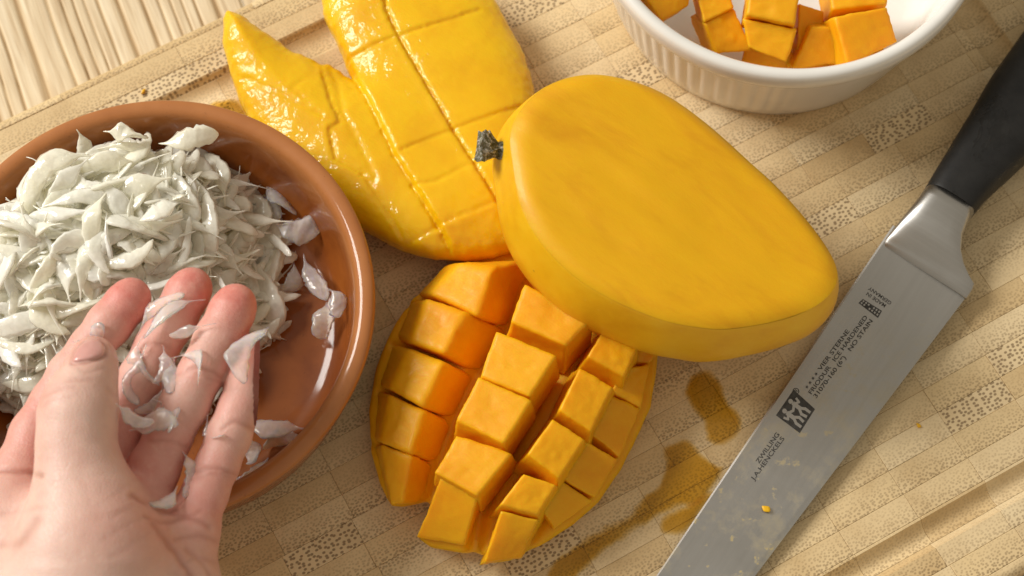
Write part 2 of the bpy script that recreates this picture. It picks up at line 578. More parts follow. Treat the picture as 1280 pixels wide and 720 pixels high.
BOWL_H = 34.0
_c = un(186, 378, BOWL_H)
BOWL_C = (_c[0], _c[1]); BOWL_R = 59.2
def build_bowl():
    R = BOWL_R
    prof = [(0.0, 0.8), (R-14, 0.8), (R-11.5, 0.2), (R-8.5, 1.6), (R-6.0, 5), (R-4.2, 12), (R-2.6, 20), (R-1.2, 26), (R-0.5, 29.5), (R, 31.5),
            (R, 32.9), (R-0.6, 33.8), (R-1.8, 34.2), (R-3.4, 34.0), (R-4.6, 33.2), (R-5.4, 31.6), (R-6.0, 29), (R-6.8, 24), (R-7.8, 17),
            (R-9.2, 11), (R-11.5, 7.4), (R-15, 5.6), (R-22, 4.8), (R-40, 4.4), (0.0, 4.3)]
    prof[0] = (0.5, 0.8); prof[-1] = (0.5, 4.3)
    rs = lambda a, r, z, k: (0.22*np.sin(2*a+0.4)+0.12*np.sin(3*a+1.0+z*0.05)+0.06*np.sin(7*a+z*0.3))*(r > 10)
    # finer profile
    p = catmull([(a, b) for a, b in prof], 3, closed=False)
    V, Fq = lathe(p, 160, *BOWL_C, fn=rs)
    o = part('terracotta_bowl', V, Fq, M_TERRA)
    tag(o, 'round glazed terracotta bowl holding pomelo pulp, at the left', 'bowl')
build_bowl()

RAM_H = 42.0
RAM_PX = (985, -128)
_c = un(*RAM_PX, RAM_H)
RAM_C = (_c[0], _c[1]); RAM_R = 270*0.2105
def build_ramekin():
    R = RAM_R
    root = thing('ramekin', 'white porcelain ramekin with fluted sides holding mango cubes', 'ramekin', (*RAM_C, 0))
    def flute(a, r, z, k):
        w = np.clip((z-3.5)/3, 0, 1)*np.clip((33.5-z)/2.5, 0, 1)
        ang = np.degrees(a) % 360
        plain = np.clip((np.abs(ang-290)-16)/10, 0, 1)       # plain patch facing the camera's right
        return 0.6*np.abs(np.sin(a*38))*w*plain-0.4*w
    out = [(0.5, 1.2), (R-13, 1.2), (R-11.8, 0.2), (R-10.2, 0.0), (R-9.2, 0.8), (R-8.8, 2.5), (R-8.0, 5), (R-7.3, 8), (R-6.6, 12), (R-5.6, 18), (R-4.6, 24), (R-3.8, 29), (R-3.3, 32), (R-2.9, 33.5),
           (R-1.9, 34.2), (R-0.7, 34.9), (R-0.15, 36.2), (R, 38), (R, 39.6), (R-0.3, 41), (R-1.0, 41.8), (R-2.0, 42.0), (R-3.1, 41.7), (R-3.9, 40.8), (R-4.4, 39.2)]
    inn = [(R-4.9, 36), (R-6, 28), (R-7.5, 18), (R-9, 10), (R-11, 6.2), (R-15, 4.6), (R-30, 4.2), (0.5, 4.2)]
    p = np.array(out+inn)
    V, Fq = lathe(p, 456, *RAM_C, fn=lambda a, r, z, k: flute(a, r, z, k) if 4 < k < 14 else np.zeros_like(a))
    part('bowl_body', V, Fq, M_PORC, root)
build_ramekin()
# ------------------------------------------------------------------ mangoes
def mat_flesh(name, c0, c1, c2, rough=0.32, sss=0.35, wet=0.3, fib=1.0, streak=False, sparkle=False):
    m = NT(name)
    P = m.coords('Object')
    n = m.noise(m.mapping(m.mapping(P, rot=(0, 0, 0.66)), scale=(0.3, 1, 1)), 75.0, 4, 0.62, 0.6) if streak else m.noise(P, 55.0, 4, 0.6)
    f = m.noise(m.mapping(m.mapping(P, rot=(0, 0, 0.66)), scale=(0.25, 1, 1)), 650.0, 4, 0.65)
    g = m.noise(P, 1500.0, 2, 0.6)
    c = m.ramp(n, [(0.28, c0), (0.5, c1), (0.74, c2)])
    c = m.mix(m.math('MULTIPLY', f, 0.35), c, c0)
    h = m.math('ADD', m.math('MULTIPLY', f, 0.8), m.math('MULTIPLY', g, 0.35))
    m.p(Base_Color=c, Roughness=m.math('MULTIPLY_ADD', f, 0.25, rough-0.1), Specular_IOR_Level=0.3,
        Subsurface_Weight=sss, Subsurface_Radius=(1.0, 0.42, 0.06), Subsurface_Scale=0.005,
        Coat_Weight=wet, Coat_Roughness=0.12, Normal=m.bump(h, 0.22*fib, 0.0006))
    if sparkle:
        m.p(Specular_IOR_Level=0.15, Coat_Roughness=0.10, Coat_Normal=m.bump(m.noise(P, 180.0, 3, 0.6), 0.6, 0.0022))
    return m.m

def mat_mango_skin():
    m = NT('mango_skin')
    P = m.coords('Object')
    n = m.noise(P, 45.0, 4, 0.6)
    c = m.ramp(n, [(0.3, (0.70, 0.335, 0.005)), (0.5, (0.79, 0.435, 0.008)), (0.72, (0.83, 0.51, 0.018))])
    sp = m.n('ShaderNodeTexVoronoi', {'Vector': P, 'Scale': 420.0}).outputs['Distance']
    c = m.mix(m.math('MULTIPLY', m.math('LESS_THAN', sp, 0.10), 0.22), c, (0.85, 0.60, 0.15))
    bl = m.noise(P, 140.0, 3, 0.7)
    c = m.mix(m.ramp(bl, [(0.70, 0.0), (0.76, 0.6)]), c, (0.30, 0.14, 0.02))
    for x, y, z, r in ((852, 408, 38, 1.5), (711, 349, 40, 0.7), (773, 367, 41, 0.4), (783, 415, 34, 0.6), (640, 240, 42, 0.6), (646, 258, 40, 0.5), (1000, 395, 32, 0.5)):
        q = un(x, y, z)*S
        dd = m.n('ShaderNodeVectorMath', {0: m.pos(), 1: tuple(q)}, operation='SUBTRACT').outputs[0]
        dd = m.n('ShaderNodeVectorMath', {0: dd, 1: (1, 1, 0.25)}, operation='MULTIPLY').outputs[0]
        dd = m.n('ShaderNodeVectorMath', {0: dd}, operation='LENGTH').outputs['Value']
        dd = m.math('ADD', dd, m.math('MULTIPLY', m.math('SUBTRACT', m.noise(P, 900.0, 3, 0.6), 0.5), 0.0022))
        c = m.mix(m.n('ShaderNodeMapRange', {'Value': dd, 'From Min': r*S, 'From Max': r*S*0.3, 'To Max': 0.85}).outputs[0], c, (0.09, 0.045, 0.01))
    m.p(Base_Color=c, Roughness=0.42, Specular_IOR_Level=0.45, Subsurface_Weight=0.15, Subsurface_Radius=(1, 0.5, 0.05), Subsurface_Scale=0.002,
        Normal=m.bump(m.noise(P, 600.0, 3, 0.6), 0.12, 0.0004))
    return m.m

M_SKIN = mat_mango_skin()
M_FACE = mat_flesh('mango_cut_face', (0.66, 0.305, 0.002), (0.77, 0.41, 0.003), (0.80, 0.445, 0.004), 0.46, 0.3, 0.06, 0.7, streak=True)
M_FLAT = mat_flesh('mango_wet_flesh', (0.74, 0.38, 0.002), (0.82, 0.49, 0.003), (0.85, 0.55, 0.004), 0.45, 0.45, 0.55, 0.8, sparkle=True)
M_CUBE = mat_flesh('mango_orange_flesh', (0.76, 0.31, 0.002), (0.82, 0.40, 0.003), (0.84, 0.44, 0.004), 0.52, 0.5, 0.03, 0.9)
M_STEM = None

def build_cut_mango():
    z5 = lambda x, y: (580+x/1.846, 70+y/1.846)
    face = [(110, 240), (105, 190), (115, 150), (140, 110), (180, 75), (230, 52), (290, 42), (350, 48), (420, 68), (480, 98), (540, 140), (600, 190), (660, 245),
            (720, 300), (780, 365), (830, 430), (858, 480), (863, 515), (848, 548), (810, 580), (750, 605), (680, 622), (600, 632), (540, 628), (470, 615), (400, 590),
            (330, 558), (260, 515), (200, 460), (155, 400), (125, 330)]
    cpx = np.array(z5(480, 340))
    def zf(x):                       # the cut face leans to the right
        return 47.0-0.10*(x-cpx[0])/4.8
    pts = np.array([un(*z5(*p), zf(z5(*p)[0])) for p in face])
    pts = resample(catmull(pts, 6), 150)
    cen = un(*cpx, zf(cpx[0]))
    root = thing('halved_mango', 'yellow mango with one cheek sliced off, smooth cut face up and stem at left', 'mango', (cen[0], cen[1], 6))
    prof = [(0.0, 0.995), (0.5, 1.002), (1.6, 1.012), (4, 1.030), (8, 1.054), (13, 1.072), (18, 1.064), (23, 1.02), (28, .95), (32, .85), (36, .70), (39, .50), (40.6, .28), (41.2, .06)]
    prof = catmull(prof, 3, closed=False)
    rings = []
    for d, s in prof:
        r = cen+(pts-cen)*s
        r = r+np.array([-0.10*d, -0.02*d, 0])
        r[:, 2] = pts[:, 2]*(1-d/46)+(cen[2])*(d/46)-d
        rings.append(r)
    V, Fq = loft(rings, cap1=True)
    Fq = [f[::-1] for f in Fq]
    rad = (V-cen); rad /= np.linalg.norm(rad, axis=1)[:, None]
    V = V+rad*(0.35*fbm(V, 0.06, 3)[:, None])*np.clip((cen[2]-V[:, 2])/6, 0, 1)[:, None]
    part('skin', V, Fq, M_SKIN, root)
    # cut face: rings from the rim inwards, slightly uneven, with the shallow dip along the stone
    rr = []
    for s in np.concatenate([[0.9955, 0.985, 0.97, 0.95], np.linspace(0.925, 0.01, 34)]):
        r = cen+(pts-cen)*s
        edge = np.clip((1-s)/0.15, 0, 1); edge = 1-(1-edge)**2.4
        # knife marks and the faint hollow running lengthwise
        q = r-cen
        a = q[:, 0]*0.80-q[:, 1]*0.60; b = q[:, 0]*0.60+q[:, 1]*0.80
        bumpz = 0.35*vnoise(np.stack([a*0.03, b*0.22, b*0], 1), 1.0, 4)+0.22*vnoise(np.stack([a*0.1, b*0.1, b*0], 1), 1.0, 8)
        r[:, 2] += 1.9*edge+edge*(bumpz-0.7*np.exp(-((b-3)/7.0)**2)*np.clip((a+10)/20, 0, 1))+0.5*(1-s*s)
        rr.append(r)
    V, Fq = loft(rr, cap1=True)
    part('cut_face', V, Fq, M_FACE, root)
    # stem stub
    m = NT('mango_stem')
    P = m.coords('Object')
    n = m.noise(P, 900.0, 4, 0.7)
    m.p(Base_Color=m.ramp(n, [(0.30, (0.015, 0.012, 0.010)), (0.43, (0.10, 0.09, 0.03)), (0.52, (0.16, 0.15, 0.12)), (0.62, (0.50, 0.48, 0.42))]), Roughness=0.8,
        Normal=m.bump(n, 0.6, 0.001))
    p0 = un(634, 190, 44); p1 = un(599, 183, 46)
    ax = (p1-p0)/np.linalg.norm(p1-p0); e1 = np.cross(ax, [0, 0, 1]); e1 /= np.linalg.norm(e1); e2 = np.cross(ax, e1)
    rings = []
    rs = np.random.default_rng(5)
    for t, rad in [(0, 3.4), (0.15, 3.0), (0.35, 2.2), (0.55, 2.8), (0.75, 3.9), (0.95, 4.1), (1.0, 2.8)]:
        a = np.linspace(0, 2*math.pi, 18, endpoint=False)
        rr2 = rad*(1+0.22*rs.normal(size=18)*(t > 0.2))
        jit = 0.5*rs.normal(size=18)*(t > 0.3)
        rings.append(p0+ax*((p1-p0)@ax*t)+rr2[:, None]*(np.cos(a)[:, None]*e1+np.sin(a)[:, None]*e2)+jit[:, None]*ax)
    V, Fq = loft(rings, cap0=True, cap1=True)
    part('stem', V, Fq, m.m, root, smooth=False)
build_cut_mango()

def build_scored_mango():
    zz = lambda x, y: np.array([250+x/2.182, y/2.182])
    ZM = 15.0
    outl = [(75, 34), (64, 60), (64, 120), (80, 190), (105, 260), (135, 320), (190, 405), (260, 480), (340, 545), (410, 592), (480, 632), (550, 666), (640, 690), (720, 693), (800, 686), (860, 668),
            (900, 600), (918, 500), (925, 400), (920, 300), (912, 240), (903, 190), (884, 138), (855, 80), (822, 20), (780, -40), (700, -90), (600, -120), (480, -120), (380, -70), (330, -10), (335, 25), (352, 70),
            (378, 120), (402, 172), (416, 205), (400, 200), (370, 180), (350, 165), (330, 168), (250, 130), (180, 88), (120, 48)]
    poly = np.array([un(*zz(*p), ZM)[:2] for p in outl])
    L = lambda *pts: [un(*zz(*p), ZM+5)[:2] for p in pts]
    lo = np.append(poly.min(0)-6, -0.5); hi = np.append(poly.max(0)+6, 30.0)
    h = 0.62
    P, org = grid_field(lo, hi, h)
    g2 = P[:, :, 0, :2]
    sd = poly_sd(g2, poly)
    X3 = np.concatenate([g2, np.zeros_like(g2[..., :1])], -1)
    sd = sd+0.5*vnoise(X3, 0.18, 2)+0.22*vnoise(X3, 0.7, 3)
    depth = np.clip(-sd, 0, 40)
    top = 14.5+6.0*(1-np.exp(-depth/6.0))
    # lobe right of the long tear stands higher; the left spur curls up towards its tip
    dB, sB = line_d(g2, L((378, 110), (430, 215), (480, 310), (530, 420), (600, 530), (650, 610), (690, 680)))
    top = top+np.where(sB > 0, 1, -1)*0.8*np.clip(1-dB/14, 0, 1)*np.clip(dB/0.6, 0, 1)
    tip = un(*zz(80, 60), ZM)[:2]
    dt = np.hypot(*(np.moveaxis(g2, -1, 0)-tip[:, None, None]))
    top = top+3.5*np.exp(-(dt/15)**2)
    def score(pts, depth_, w, step=0.0):
        nonlocal top
        d, s = line_d(g2, pts)
        d = d+0.25*vnoise(X3, 0.9, 6)
        top = top-0.36*depth_*np.exp(-(d/(0.6*w))**2)+0.55*step*s*np.exp(-d/3.0)*np.clip(d/0.5, 0, 1)
    score(L((378, 110), (430, 215), (480, 310), (530, 420), (600, 530), (650, 610), (690, 680)), 3.6, 1.0)
    score(L((500, -60), (505, 20), (540, 95), (600, 200), (690, 355), (790, 510), (830, 570)), 3.4, 0.75, -0.7)
    score(L((330, 185), (350, 260), (380, 330), (350, 350), (368, 430), (440, 470), (530, 600), (560, 660)), 1.7, 0.8, -0.6)
    score(L((350, 160), (375, 215), (390, 300), (440, 400), (480, 480)), 1.1, 1.6, 0.3)
    score(L((400, 145), (540, 95), (690, 50), (760, 20)), 1.6, 0.7, 0.35)
    score(L((550, 410), (690, 352), (830, 298), (900, 270)), 1.4, 0.7, 0.35)
    score(L((575, 505), (640, 498), (720, 455), (830, 420)), 1.1, 0.9)
    score(L((570, 645), (650, 610), (790, 555), (860, 530)), 1.5, 0.7, -0.3)
    score(L((120, 200), (200, 240), (330, 310)), 1.0, 1.0, 0.3)
    score(L((330, 310), (250, 240), (280, 215)), 0.7, 1.0)
    score(L((610, 540), (650, 610), (680, 660)), 1.4, 0.6)
    top = top+0.2*vnoise(X3, 0.05, 11)+0.035*vnoise(X3, 0.5, 12)+0.035*vnoise(X3, 1.1, 13)
    Z = P[..., 2]
    und = 0.0+7.0*np.exp(-depth/9.0)                          # underside curves up to the rim
    side = sd[:, :, None]+np.clip((10.0-Z)/10, 0, 1)**2*4.0
    f = smax(smax(side, (Z-top[:, :, None])*0.8, 2.2), (und[:, :, None]-Z)*0.8, 2.5)
    V, Fq = surface_nets(f, org, h)
    c = V[Fq].mean(1)
    ij = np.clip(np.round((c[:, :2]-org[:2])/h).astype(int), 0, np.array(sd.shape)-1)
    rimz = 8.5+0.5*vnoise(c, 0.3, 4)
    nrm = np.cross(V[Fq[:, 2]]-V[Fq[:, 0]], V[Fq[:, 3]]-V[Fq[:, 1]])
    nrm /= np.linalg.norm(nrm, axis=1)[:, None]+1e-9
    isskin = (c[:, 2] < rimz)
    cen = poly.mean(0)
    root = thing('scored_mango_cheek', 'wet yellow mango cheek lying flat, scored in a grid and torn open', 'mango', (cen[0], cen[1], 0))
    for nm, m, sel in (('flesh', M_FLAT, ~isskin), ('skin', M_SKIN, isskin)):
        fq = Fq[sel]; used, inv = np.unique(fq, return_inverse=True)
        part(nm, V[used], inv.reshape(fq.shape), m, root)
build_scored_mango()

def hexa(quad_top, quad_bot, r=0.12, n=9, seed=0, rough=0.25):
    """rounded, slightly ragged block between two quads (UL, UR, LR, LL)"""
    g = np.linspace(-1, 1, n)
    A, B = np.meshgrid(g, g, indexing='ij')
    V = []; Fq = []; key = {}
    def vid(p):
        k = tuple(np.round(p, 5))
        if k not in key:
            key[k] = len(V); V.append(p)
        return key[k]
    for ax in range(3):
        for sgn in (-1, 1):
            for i in range(n-1):
                for j in range(n-1):
                    q = []
                    for a, b in ((i, j), (i+1, j), (i+1, j+1), (i, j+1)):
                        p = np.zeros(3); p[ax] = sgn; p[(ax+1) % 3] = g[a]; p[(ax+2) % 3] = g[b]
                        q.append(vid(p))
                    Fq.append(tuple(q if sgn > 0 else q[::-1]))
    V = np.array(V)
    V = np.sign(V)*np.abs(V)**0.75 if False else V
    core = np.clip(V, -(1-r), 1-r)
    d = V-core; ln = np.linalg.norm(d, axis=1)[:, None]
    V = core+d/np.maximum(ln, 1e-9)*np.minimum(ln, r)
    T = np.asarray(quad_top, float); Bq = np.asarray(quad_bot, float)
    u = (V[:, :1]+1)/2; v = (V[:, 1:2]+1)/2; w = (V[:, 2:]+1)/2        # v=1 is the far side
    top = T[0]*(1-u)*v+T[1]*u*v+T[2]*u*(1-v)+T[3]*(1-u)*(1-v)
    bot = Bq[0]*(1-u)*v+Bq[1]*u*v+Bq[2]*u*(1-v)+Bq[3]*(1-u)*(1-v)
    W = bot*(1-w)+top*w
    c = W.mean(0); rad = W-c; rad /= np.linalg.norm(rad, axis=1)[:, None]
    W = W+rad*(rough*(0.9*vnoise(W, 0.16, seed)+0.5*vnoise(W, 0.55, seed+1)+0.4*vnoise(W, 1.4, seed+2)))[:, None]
    return W, Fq

def build_hedgehog():
    pa = lambda x, y: (450+x/3.6, 300+y/3.6)
    outline = [(640, 309), (594, 321), (547, 347), (514, 372), (492, 403), (475, 439), (465, 472), (460, 513), (462, 563), (473, 603), (488, 632), (503, 633), (531, 628), (530, 650), (522, 672), (540, 684), (583, 692), (607, 695),
               (614, 704), (638, 700), (656, 692), (687, 676), (718, 656), (751, 625), (776, 589), (794, 555), (804, 532), (815, 507), (822, 462), (824, 438), (800, 400), (760, 360), (700, 322)]
    ZO = 9.0
    poly = np.array([un(x, y, ZO)[:2] for x, y in outline])
    cen = poly.mean(0)
    root = thing('hedgehog_mango', 'orange mango cheek turned inside out with its flesh cut into raised cubes', 'mango', (cen[0], cen[1], 0))
    h = 0.7
    lo = np.append(poly.min(0)-5, -0.5); hi = np.append(poly.max(0)+5, 30)
    P, org = grid_field(lo, hi, h)
    g2 = P[:, :, 0, :2]
    X3 = np.concatenate([g2, np.zeros_like(g2[..., :1])], -1)
    sd = poly_sd(g2, poly)+0.3*vnoise(X3, 0.25, 5)
    dep = np.clip(-sd, 0, 60)
    top = 9.0+3.5*(1-np.exp(-dep/9.0))
    Lp = lambda pts, z: [un(x, y, z)[:2] for x, y in pts]
    # long valleys between the columns
    for pts, dd, w in (([(668, 330), (648, 390), (610, 440), (575, 500), (552, 560), (535, 640)], 3.0, 2.6), ([(750, 385), (716, 425), (690, 460), (655, 520), (630, 570), (600, 640), (590, 690)], 3.5, 2.2),
                       ([(790, 430), (765, 490), (735, 550), (700, 605), (672, 655), (655, 690)], 1.5, 1.6)):
        d, s = line_d(g2, Lp(pts, 14))
        top = top-dd*np.exp(-(d/w)**2)
    for pts in ([(505, 367), (533, 367), (600, 397)], [(488, 418), (510, 432), (572, 456)], [(470, 480), (487, 490), (550, 515)], [(462, 540), (475, 554), (533, 570)]):
        d, s = line_d(g2, Lp(pts, 18))
        top = top-1.2*np.exp(-(d/0.9)**2)
    top = top+0.3*fbm(X3, 0.15, 2)
    Z = P[..., 2]
    side = sd[:, :, None]+np.clip((9.0-Z)/9, 0, 1)**2*5.0
    und = 4.0*np.exp(-dep/8.0)
    f = smax(smax(side, (Z-top[:, :, None])*0.75, 2.0), (und[:, :, None]-Z)*0.8, 2.5)
    V, Fq = surface_nets(f, org, h)
    c = V[Fq].mean(1)
    isskin = c[:, 2] < 7.2+0.4*vnoise(c, 0.3, 4)
    for nm, m, sel in (('flesh', M_CUBE, ~isskin), ('skin', M_SKIN, isskin)):
        fq = Fq[sel]; used, inv = np.unique(fq, return_inverse=True)
        part(nm, V[used], inv.reshape(fq.shape), m, root)
    # cubes: top quads UL, UR, LR, LL with a height for each corner
    C = [  # column beside the bowl
        ([(575, 329), (616, 336), (597, 396), (540, 367)], (21, 24, 24, 20), 1.02),
        ([(536, 374), (582, 390), (556, 442), (514, 427)], (21.5, 24, 24, 20.5), 1.03),
        ([(511, 437), (555, 452), (527, 508), (487, 485)], (20, 23.5, 23, 19), 1.03),
        ([(488, 495), (530, 513), (513, 567), (476, 552)], (18.5, 22, 21, 17), 1.03),
        ([(477, 556), (514, 570), (502, 628), (489, 630)], (16.5, 20, 12, 11), 1.03),
        # tallest column
        ([(657, 357), (737, 399), (707, 430), (641, 402)], (31, 32, 31, 30), 1.2),
        ([(621, 415), (694, 445), (662, 494), (603, 470)], (31, 33, 32, 30), 1.2),
        ([(599, 473), (662, 501), (630, 553), (572, 525)], (31, 32.5, 32, 30), 1.2),
        ([(571, 546), (638, 567), (597, 618), (545, 590)], (27, 29, 28, 27), 1.2),
        ([(552, 597), (598, 616), (579, 680), (523, 670)], (24, 25, 12, 12), 1.08),
        ([(756, 411), (797, 431), (780, 469), (737, 445)], (28, 26, 25, 28), 1.55),
        ([(725, 461), (765, 484), (739, 537), (701, 511)], (29, 27, 26, 29), 1.55),
        ([(691, 525), (729, 550), (699, 596), (661, 567)], (29, 27, 26, 29), 1.55),
        ([(655, 593), (694, 607), (672, 642), (627, 630)], (27, 25, 24, 26), 1.5),
        ([(627, 640), (672, 650), (650, 695), (607, 702)], (23, 22, 12, 13), 1.25),
        # low column at the right rim
        ([(797, 430), (821, 443), (812, 453), (788, 452)], (17, 14, 14, 17), 1.05),
        ([(783, 461), (812, 455), (800, 508), (765, 489)], (19, 15, 15, 19), 1.08),
        ([(765, 496), (799, 512), (774, 569), (739, 541)], (19.5, 15.5, 15, 19.5), 1.08),
        ([(730, 550), (771, 575), (743, 621), (705, 597)], (19.5, 15, 14.5, 19), 1.08),
        ([(703, 601), (738, 627), (694, 660), (680, 639)], (18, 13.5, 12, 16), 1.06)]
    BASE1 = [[(556, 330), (672, 322), (640, 415), (518, 372)], [(515, 374), (642, 416), (602, 470), (490, 424)], [(488, 428), (600, 473), (570, 527), (470, 482)],
             [(470, 487), (570, 530), (548, 580), (466, 550)], [(466, 555), (547, 583), (534, 626), (486, 632)]]
    for k, (q, zs, grow) in enumerate(C):
        T = np.array([un(x, y, z) for (x, y), z in zip(q, zs)])
        ct = T.mean(0)
        B = ct+(T-ct)*grow
        zb = 5.0 if k < 15 else 7.0
        B[:, 2] = np.maximum(zb, T[:, 2]-18)
        # bases lean back towards the middle of the cheek
        B[:, :2] += (np.append(cen, 0)-ct)[:2]*0.06
        inner = k < 5
        if not inner:
            T[:, :2] = ct[:2]+(T-ct)[:, :2]*1.045
        if inner:
            T[:, :2] = ct[:2]+(T-ct)[:, :2]*1.06
        if inner:
            B = np.array([un(x, y, 7) for x, y in BASE1[k]])
        W, Fh = hexa(T, B, 0.24 if inner else 0.035, 17, 40+3*k, 0.34)
        part('flesh_cube', W, Fh, M_CUBE, root)
build_hedgehog()

def build_ramekin_cubes():
    spec = [  # quad UL, UR, LR, LL, heights, depth, label
        ([(790, -22), (866, -14), (860, 14), (828, 33)], (34, 31, 27, 29), 13, 'mango cube pressed against the left inner wall of the white ramekin'),
        ([(868, -12), (909, -8), (917, 17), (880, 37)], (28, 28, 26, 25), 14, 'orange mango cube second from the left at the top edge of the photo'),
        ([(881, 38), (918, 18), (941, 72), (894, 75)], (24, 25, 19, 18), 13, 'shaded mango piece low in the ramekin below the second cube from left'),
        ([(940, -22), (1002, -16), (994, 38), (933, 27)], (37, 37, 34, 34), 15, 'bright yellow mango cube on top in the middle of the ramekin'),
        ([(929, 32), (997, 45), (983, 86), (936, 67)], (31, 31, 26, 27), 13, 'mango cube leaning just below the bright top middle cube'),
        ([(1014, 42), (1042, 42), (1060, 86), (990, 95)], (29, 29, 22, 22), 14, 'wedge shaped mango piece with a ragged top at the ramekin front wall'),
        ([(1043, 29), (1108, 18), (1120, 60), (1060, 90)], (35, 34, 29, 30), 16, 'largest bright yellow mango cube at the right of the ramekin'),
        ([(1032, -30), (1104, -30), (1110, 12), (1040, 20)], (31, 31, 31, 31), 14, 'mango cube behind the largest bright cube at the ramekin right'),
        ([(999, 12), (1030, 22), (1028, 52), (997, 70)], (27, 26, 22, 22), 12, 'shaded mango cube sunk between the middle cubes and the right ones'),
        ([(932, 66), (985, 80), (994, 98), (925, 92)], (17, 17, 12, 12), 9, 'mango piece on the ramekin floor at its front wall'),
        ([(1040, 66), (1104, 54), (1104, 84), (1040, 104)], (20, 19, 13, 14), 9, 'mango piece under the largest bright cube by the ramekin front wall'),
        ([(985, 76), (1040, 70), (1052, 104), (982, 108)], (18, 18, 11, 11), 7, 'low mango piece under the ragged wedge in the ramekin')]
    for k, (q, zs, dep, lab) in enumerate(spec):
        T = np.array([un(x, y-8, z) for (x, y), z in zip(q, zs)])
        n = np.cross(T[1]-T[0], T[3]-T[0]); n = -n/np.linalg.norm(n)
        if n[2] < 0: n = -n
        ct = T.mean(0)
        B = ct+(T-ct)*1.0-n*dep
        W, Fh = hexa(T, B, 0.05, 16, 120+3*k, 0.4)
        o = part('mango_cube', W, Fh, M_CUBE)
        tag(o, lab, 'mango cube', 'mango cubes in the ramekin')
build_ramekin_cubes()
# ------------------------------------------------------------------ knife
def mat_steel(name, rough, dirty):
    m = NT(name)
    P = m.coords('Object')
    ka = math.atan2(*(un(820, 720, 4)-un(1103, 301, 4))[[1, 0]])
    V = m.mapping(P, rot=(0, 0, -ka))
    br = m.noise(m.mapping(V, scale=(30, 700, 60) if dirty else (1500, 40, 60)), 1.0, 3, 0.6)
    c = m.ramp(br, [(0.3, (0.42, 0.41, 0.39)), (0.7, (0.45, 0.44, 0.42))])
    film = m.noise(P, 45.0, 4, 0.65, 0.6)
    r = m.math('MULTIPLY_ADD', film, 0.22, rough)
    metal = 1.0
    if dirty:
        # dried juice film and specks on the lower part of the blade
        sx, sy, sz = m.sep(P)
        low = m.n('ShaderNodeMapRange', {'Value': sy, 'From Min': -0.005, 'From Max': -0.085}).outputs[0]
        d1 = m.noise(P, 90.0, 5, 0.7)
        spk = m.noise(P, 260.0, 3, 0.6)
        mask = m.math('MULTIPLY', m.ramp(d1, [(0.48, 0.0), (0.64, 0.45)]), low)
        mask2 = m.math('MULTIPLY', m.ramp(spk, [(0.63, 0.0), (0.69, 0.8)]), low)
        mk = m.math('MAXIMUM', mask, mask2)
        c = m.mix(mk, c, (0.52, 0.40, 0.14))
        metal = m.math('SUBTRACT', 1.0, m.math('MULTIPLY', mk, 0.75))
        r = m.math('ADD', r, m.math('MULTIPLY', mk, 0.2))
    m.p(Base_Color=c, Metallic=metal, Roughness=r, Normal=m.bump(br, 0.05, 0.0002))
    return m.m

M_BLADE = mat_steel('brushed_blade_steel', 0.34, True)
M_BOLSTER = mat_steel('satin_bolster_steel', 0.26, False)
def mat_handle():
    m = NT('black_handle')
    P = m.coords('Object')
    n = m.noise(P, 160.0, 4, 0.65); w = m.noise(P, 75.0, 4, 0.7, 0.5)
    wet = m.ramp(w, [(0.56, 0.0), (0.60, 1.0)])
    m.p(Base_Color=m.ramp(n, [(0.3, (0.012, 0.012, 0.012)), (0.7, (0.022, 0.021, 0.020))]), Roughness=m.n('ShaderNodeMix', {0: wet, 2: 0.5, 3: 0.16}).outputs[0],
        Specular_IOR_Level=0.25, Normal=m.bump(m.math('ADD', m.math('MULTIPLY', wet, 0.25), m.math('MULTIPLY', m.noise(P, 2200.0, 2, 0.5), 0.25)), 0.25, 0.0006))
    return m.m
def mat_etch():
    m = NT('etched_grey')
    n = m.noise(m.coords('Object'), 900.0, 3, 0.6)
    m.p(Base_Color=m.ramp(n, [(0.35, (0.035, 0.034, 0.032)), (0.7, (0.075, 0.072, 0.068))]), Roughness=0.55, Metallic=0.2)
    return m.m
M_HANDLE = mat_handle(); M_ETCH = mat_etch()

KZ_HEEL, KZ_TIP = 7.0, 1.6
K0 = un(1103, 301, KZ_HEEL); K1 = un(820, 720, 4.2)
KDIR = (K1-K0)[:2]/np.linalg.norm((K1-K0)[:2])
KPER = np.array([-KDIR[1], KDIR[0]])                       # towards the cutting edge
def blade_z(xy):
    s = (np.asarray(xy)-K0[:2])@KDIR
    return KZ_HEEL-(KZ_HEEL-KZ_TIP)*np.clip(s, -12, 170)/165.0
def kpt(x, y, lift=0.0):
    """point on the blade's upper side for a photo pixel"""
    z = 5.0
    for _ in range(6):
        p = un(x, y, z); z = float(blade_z(p[:2]))
    return np.array([p[0], p[1], z+lift])

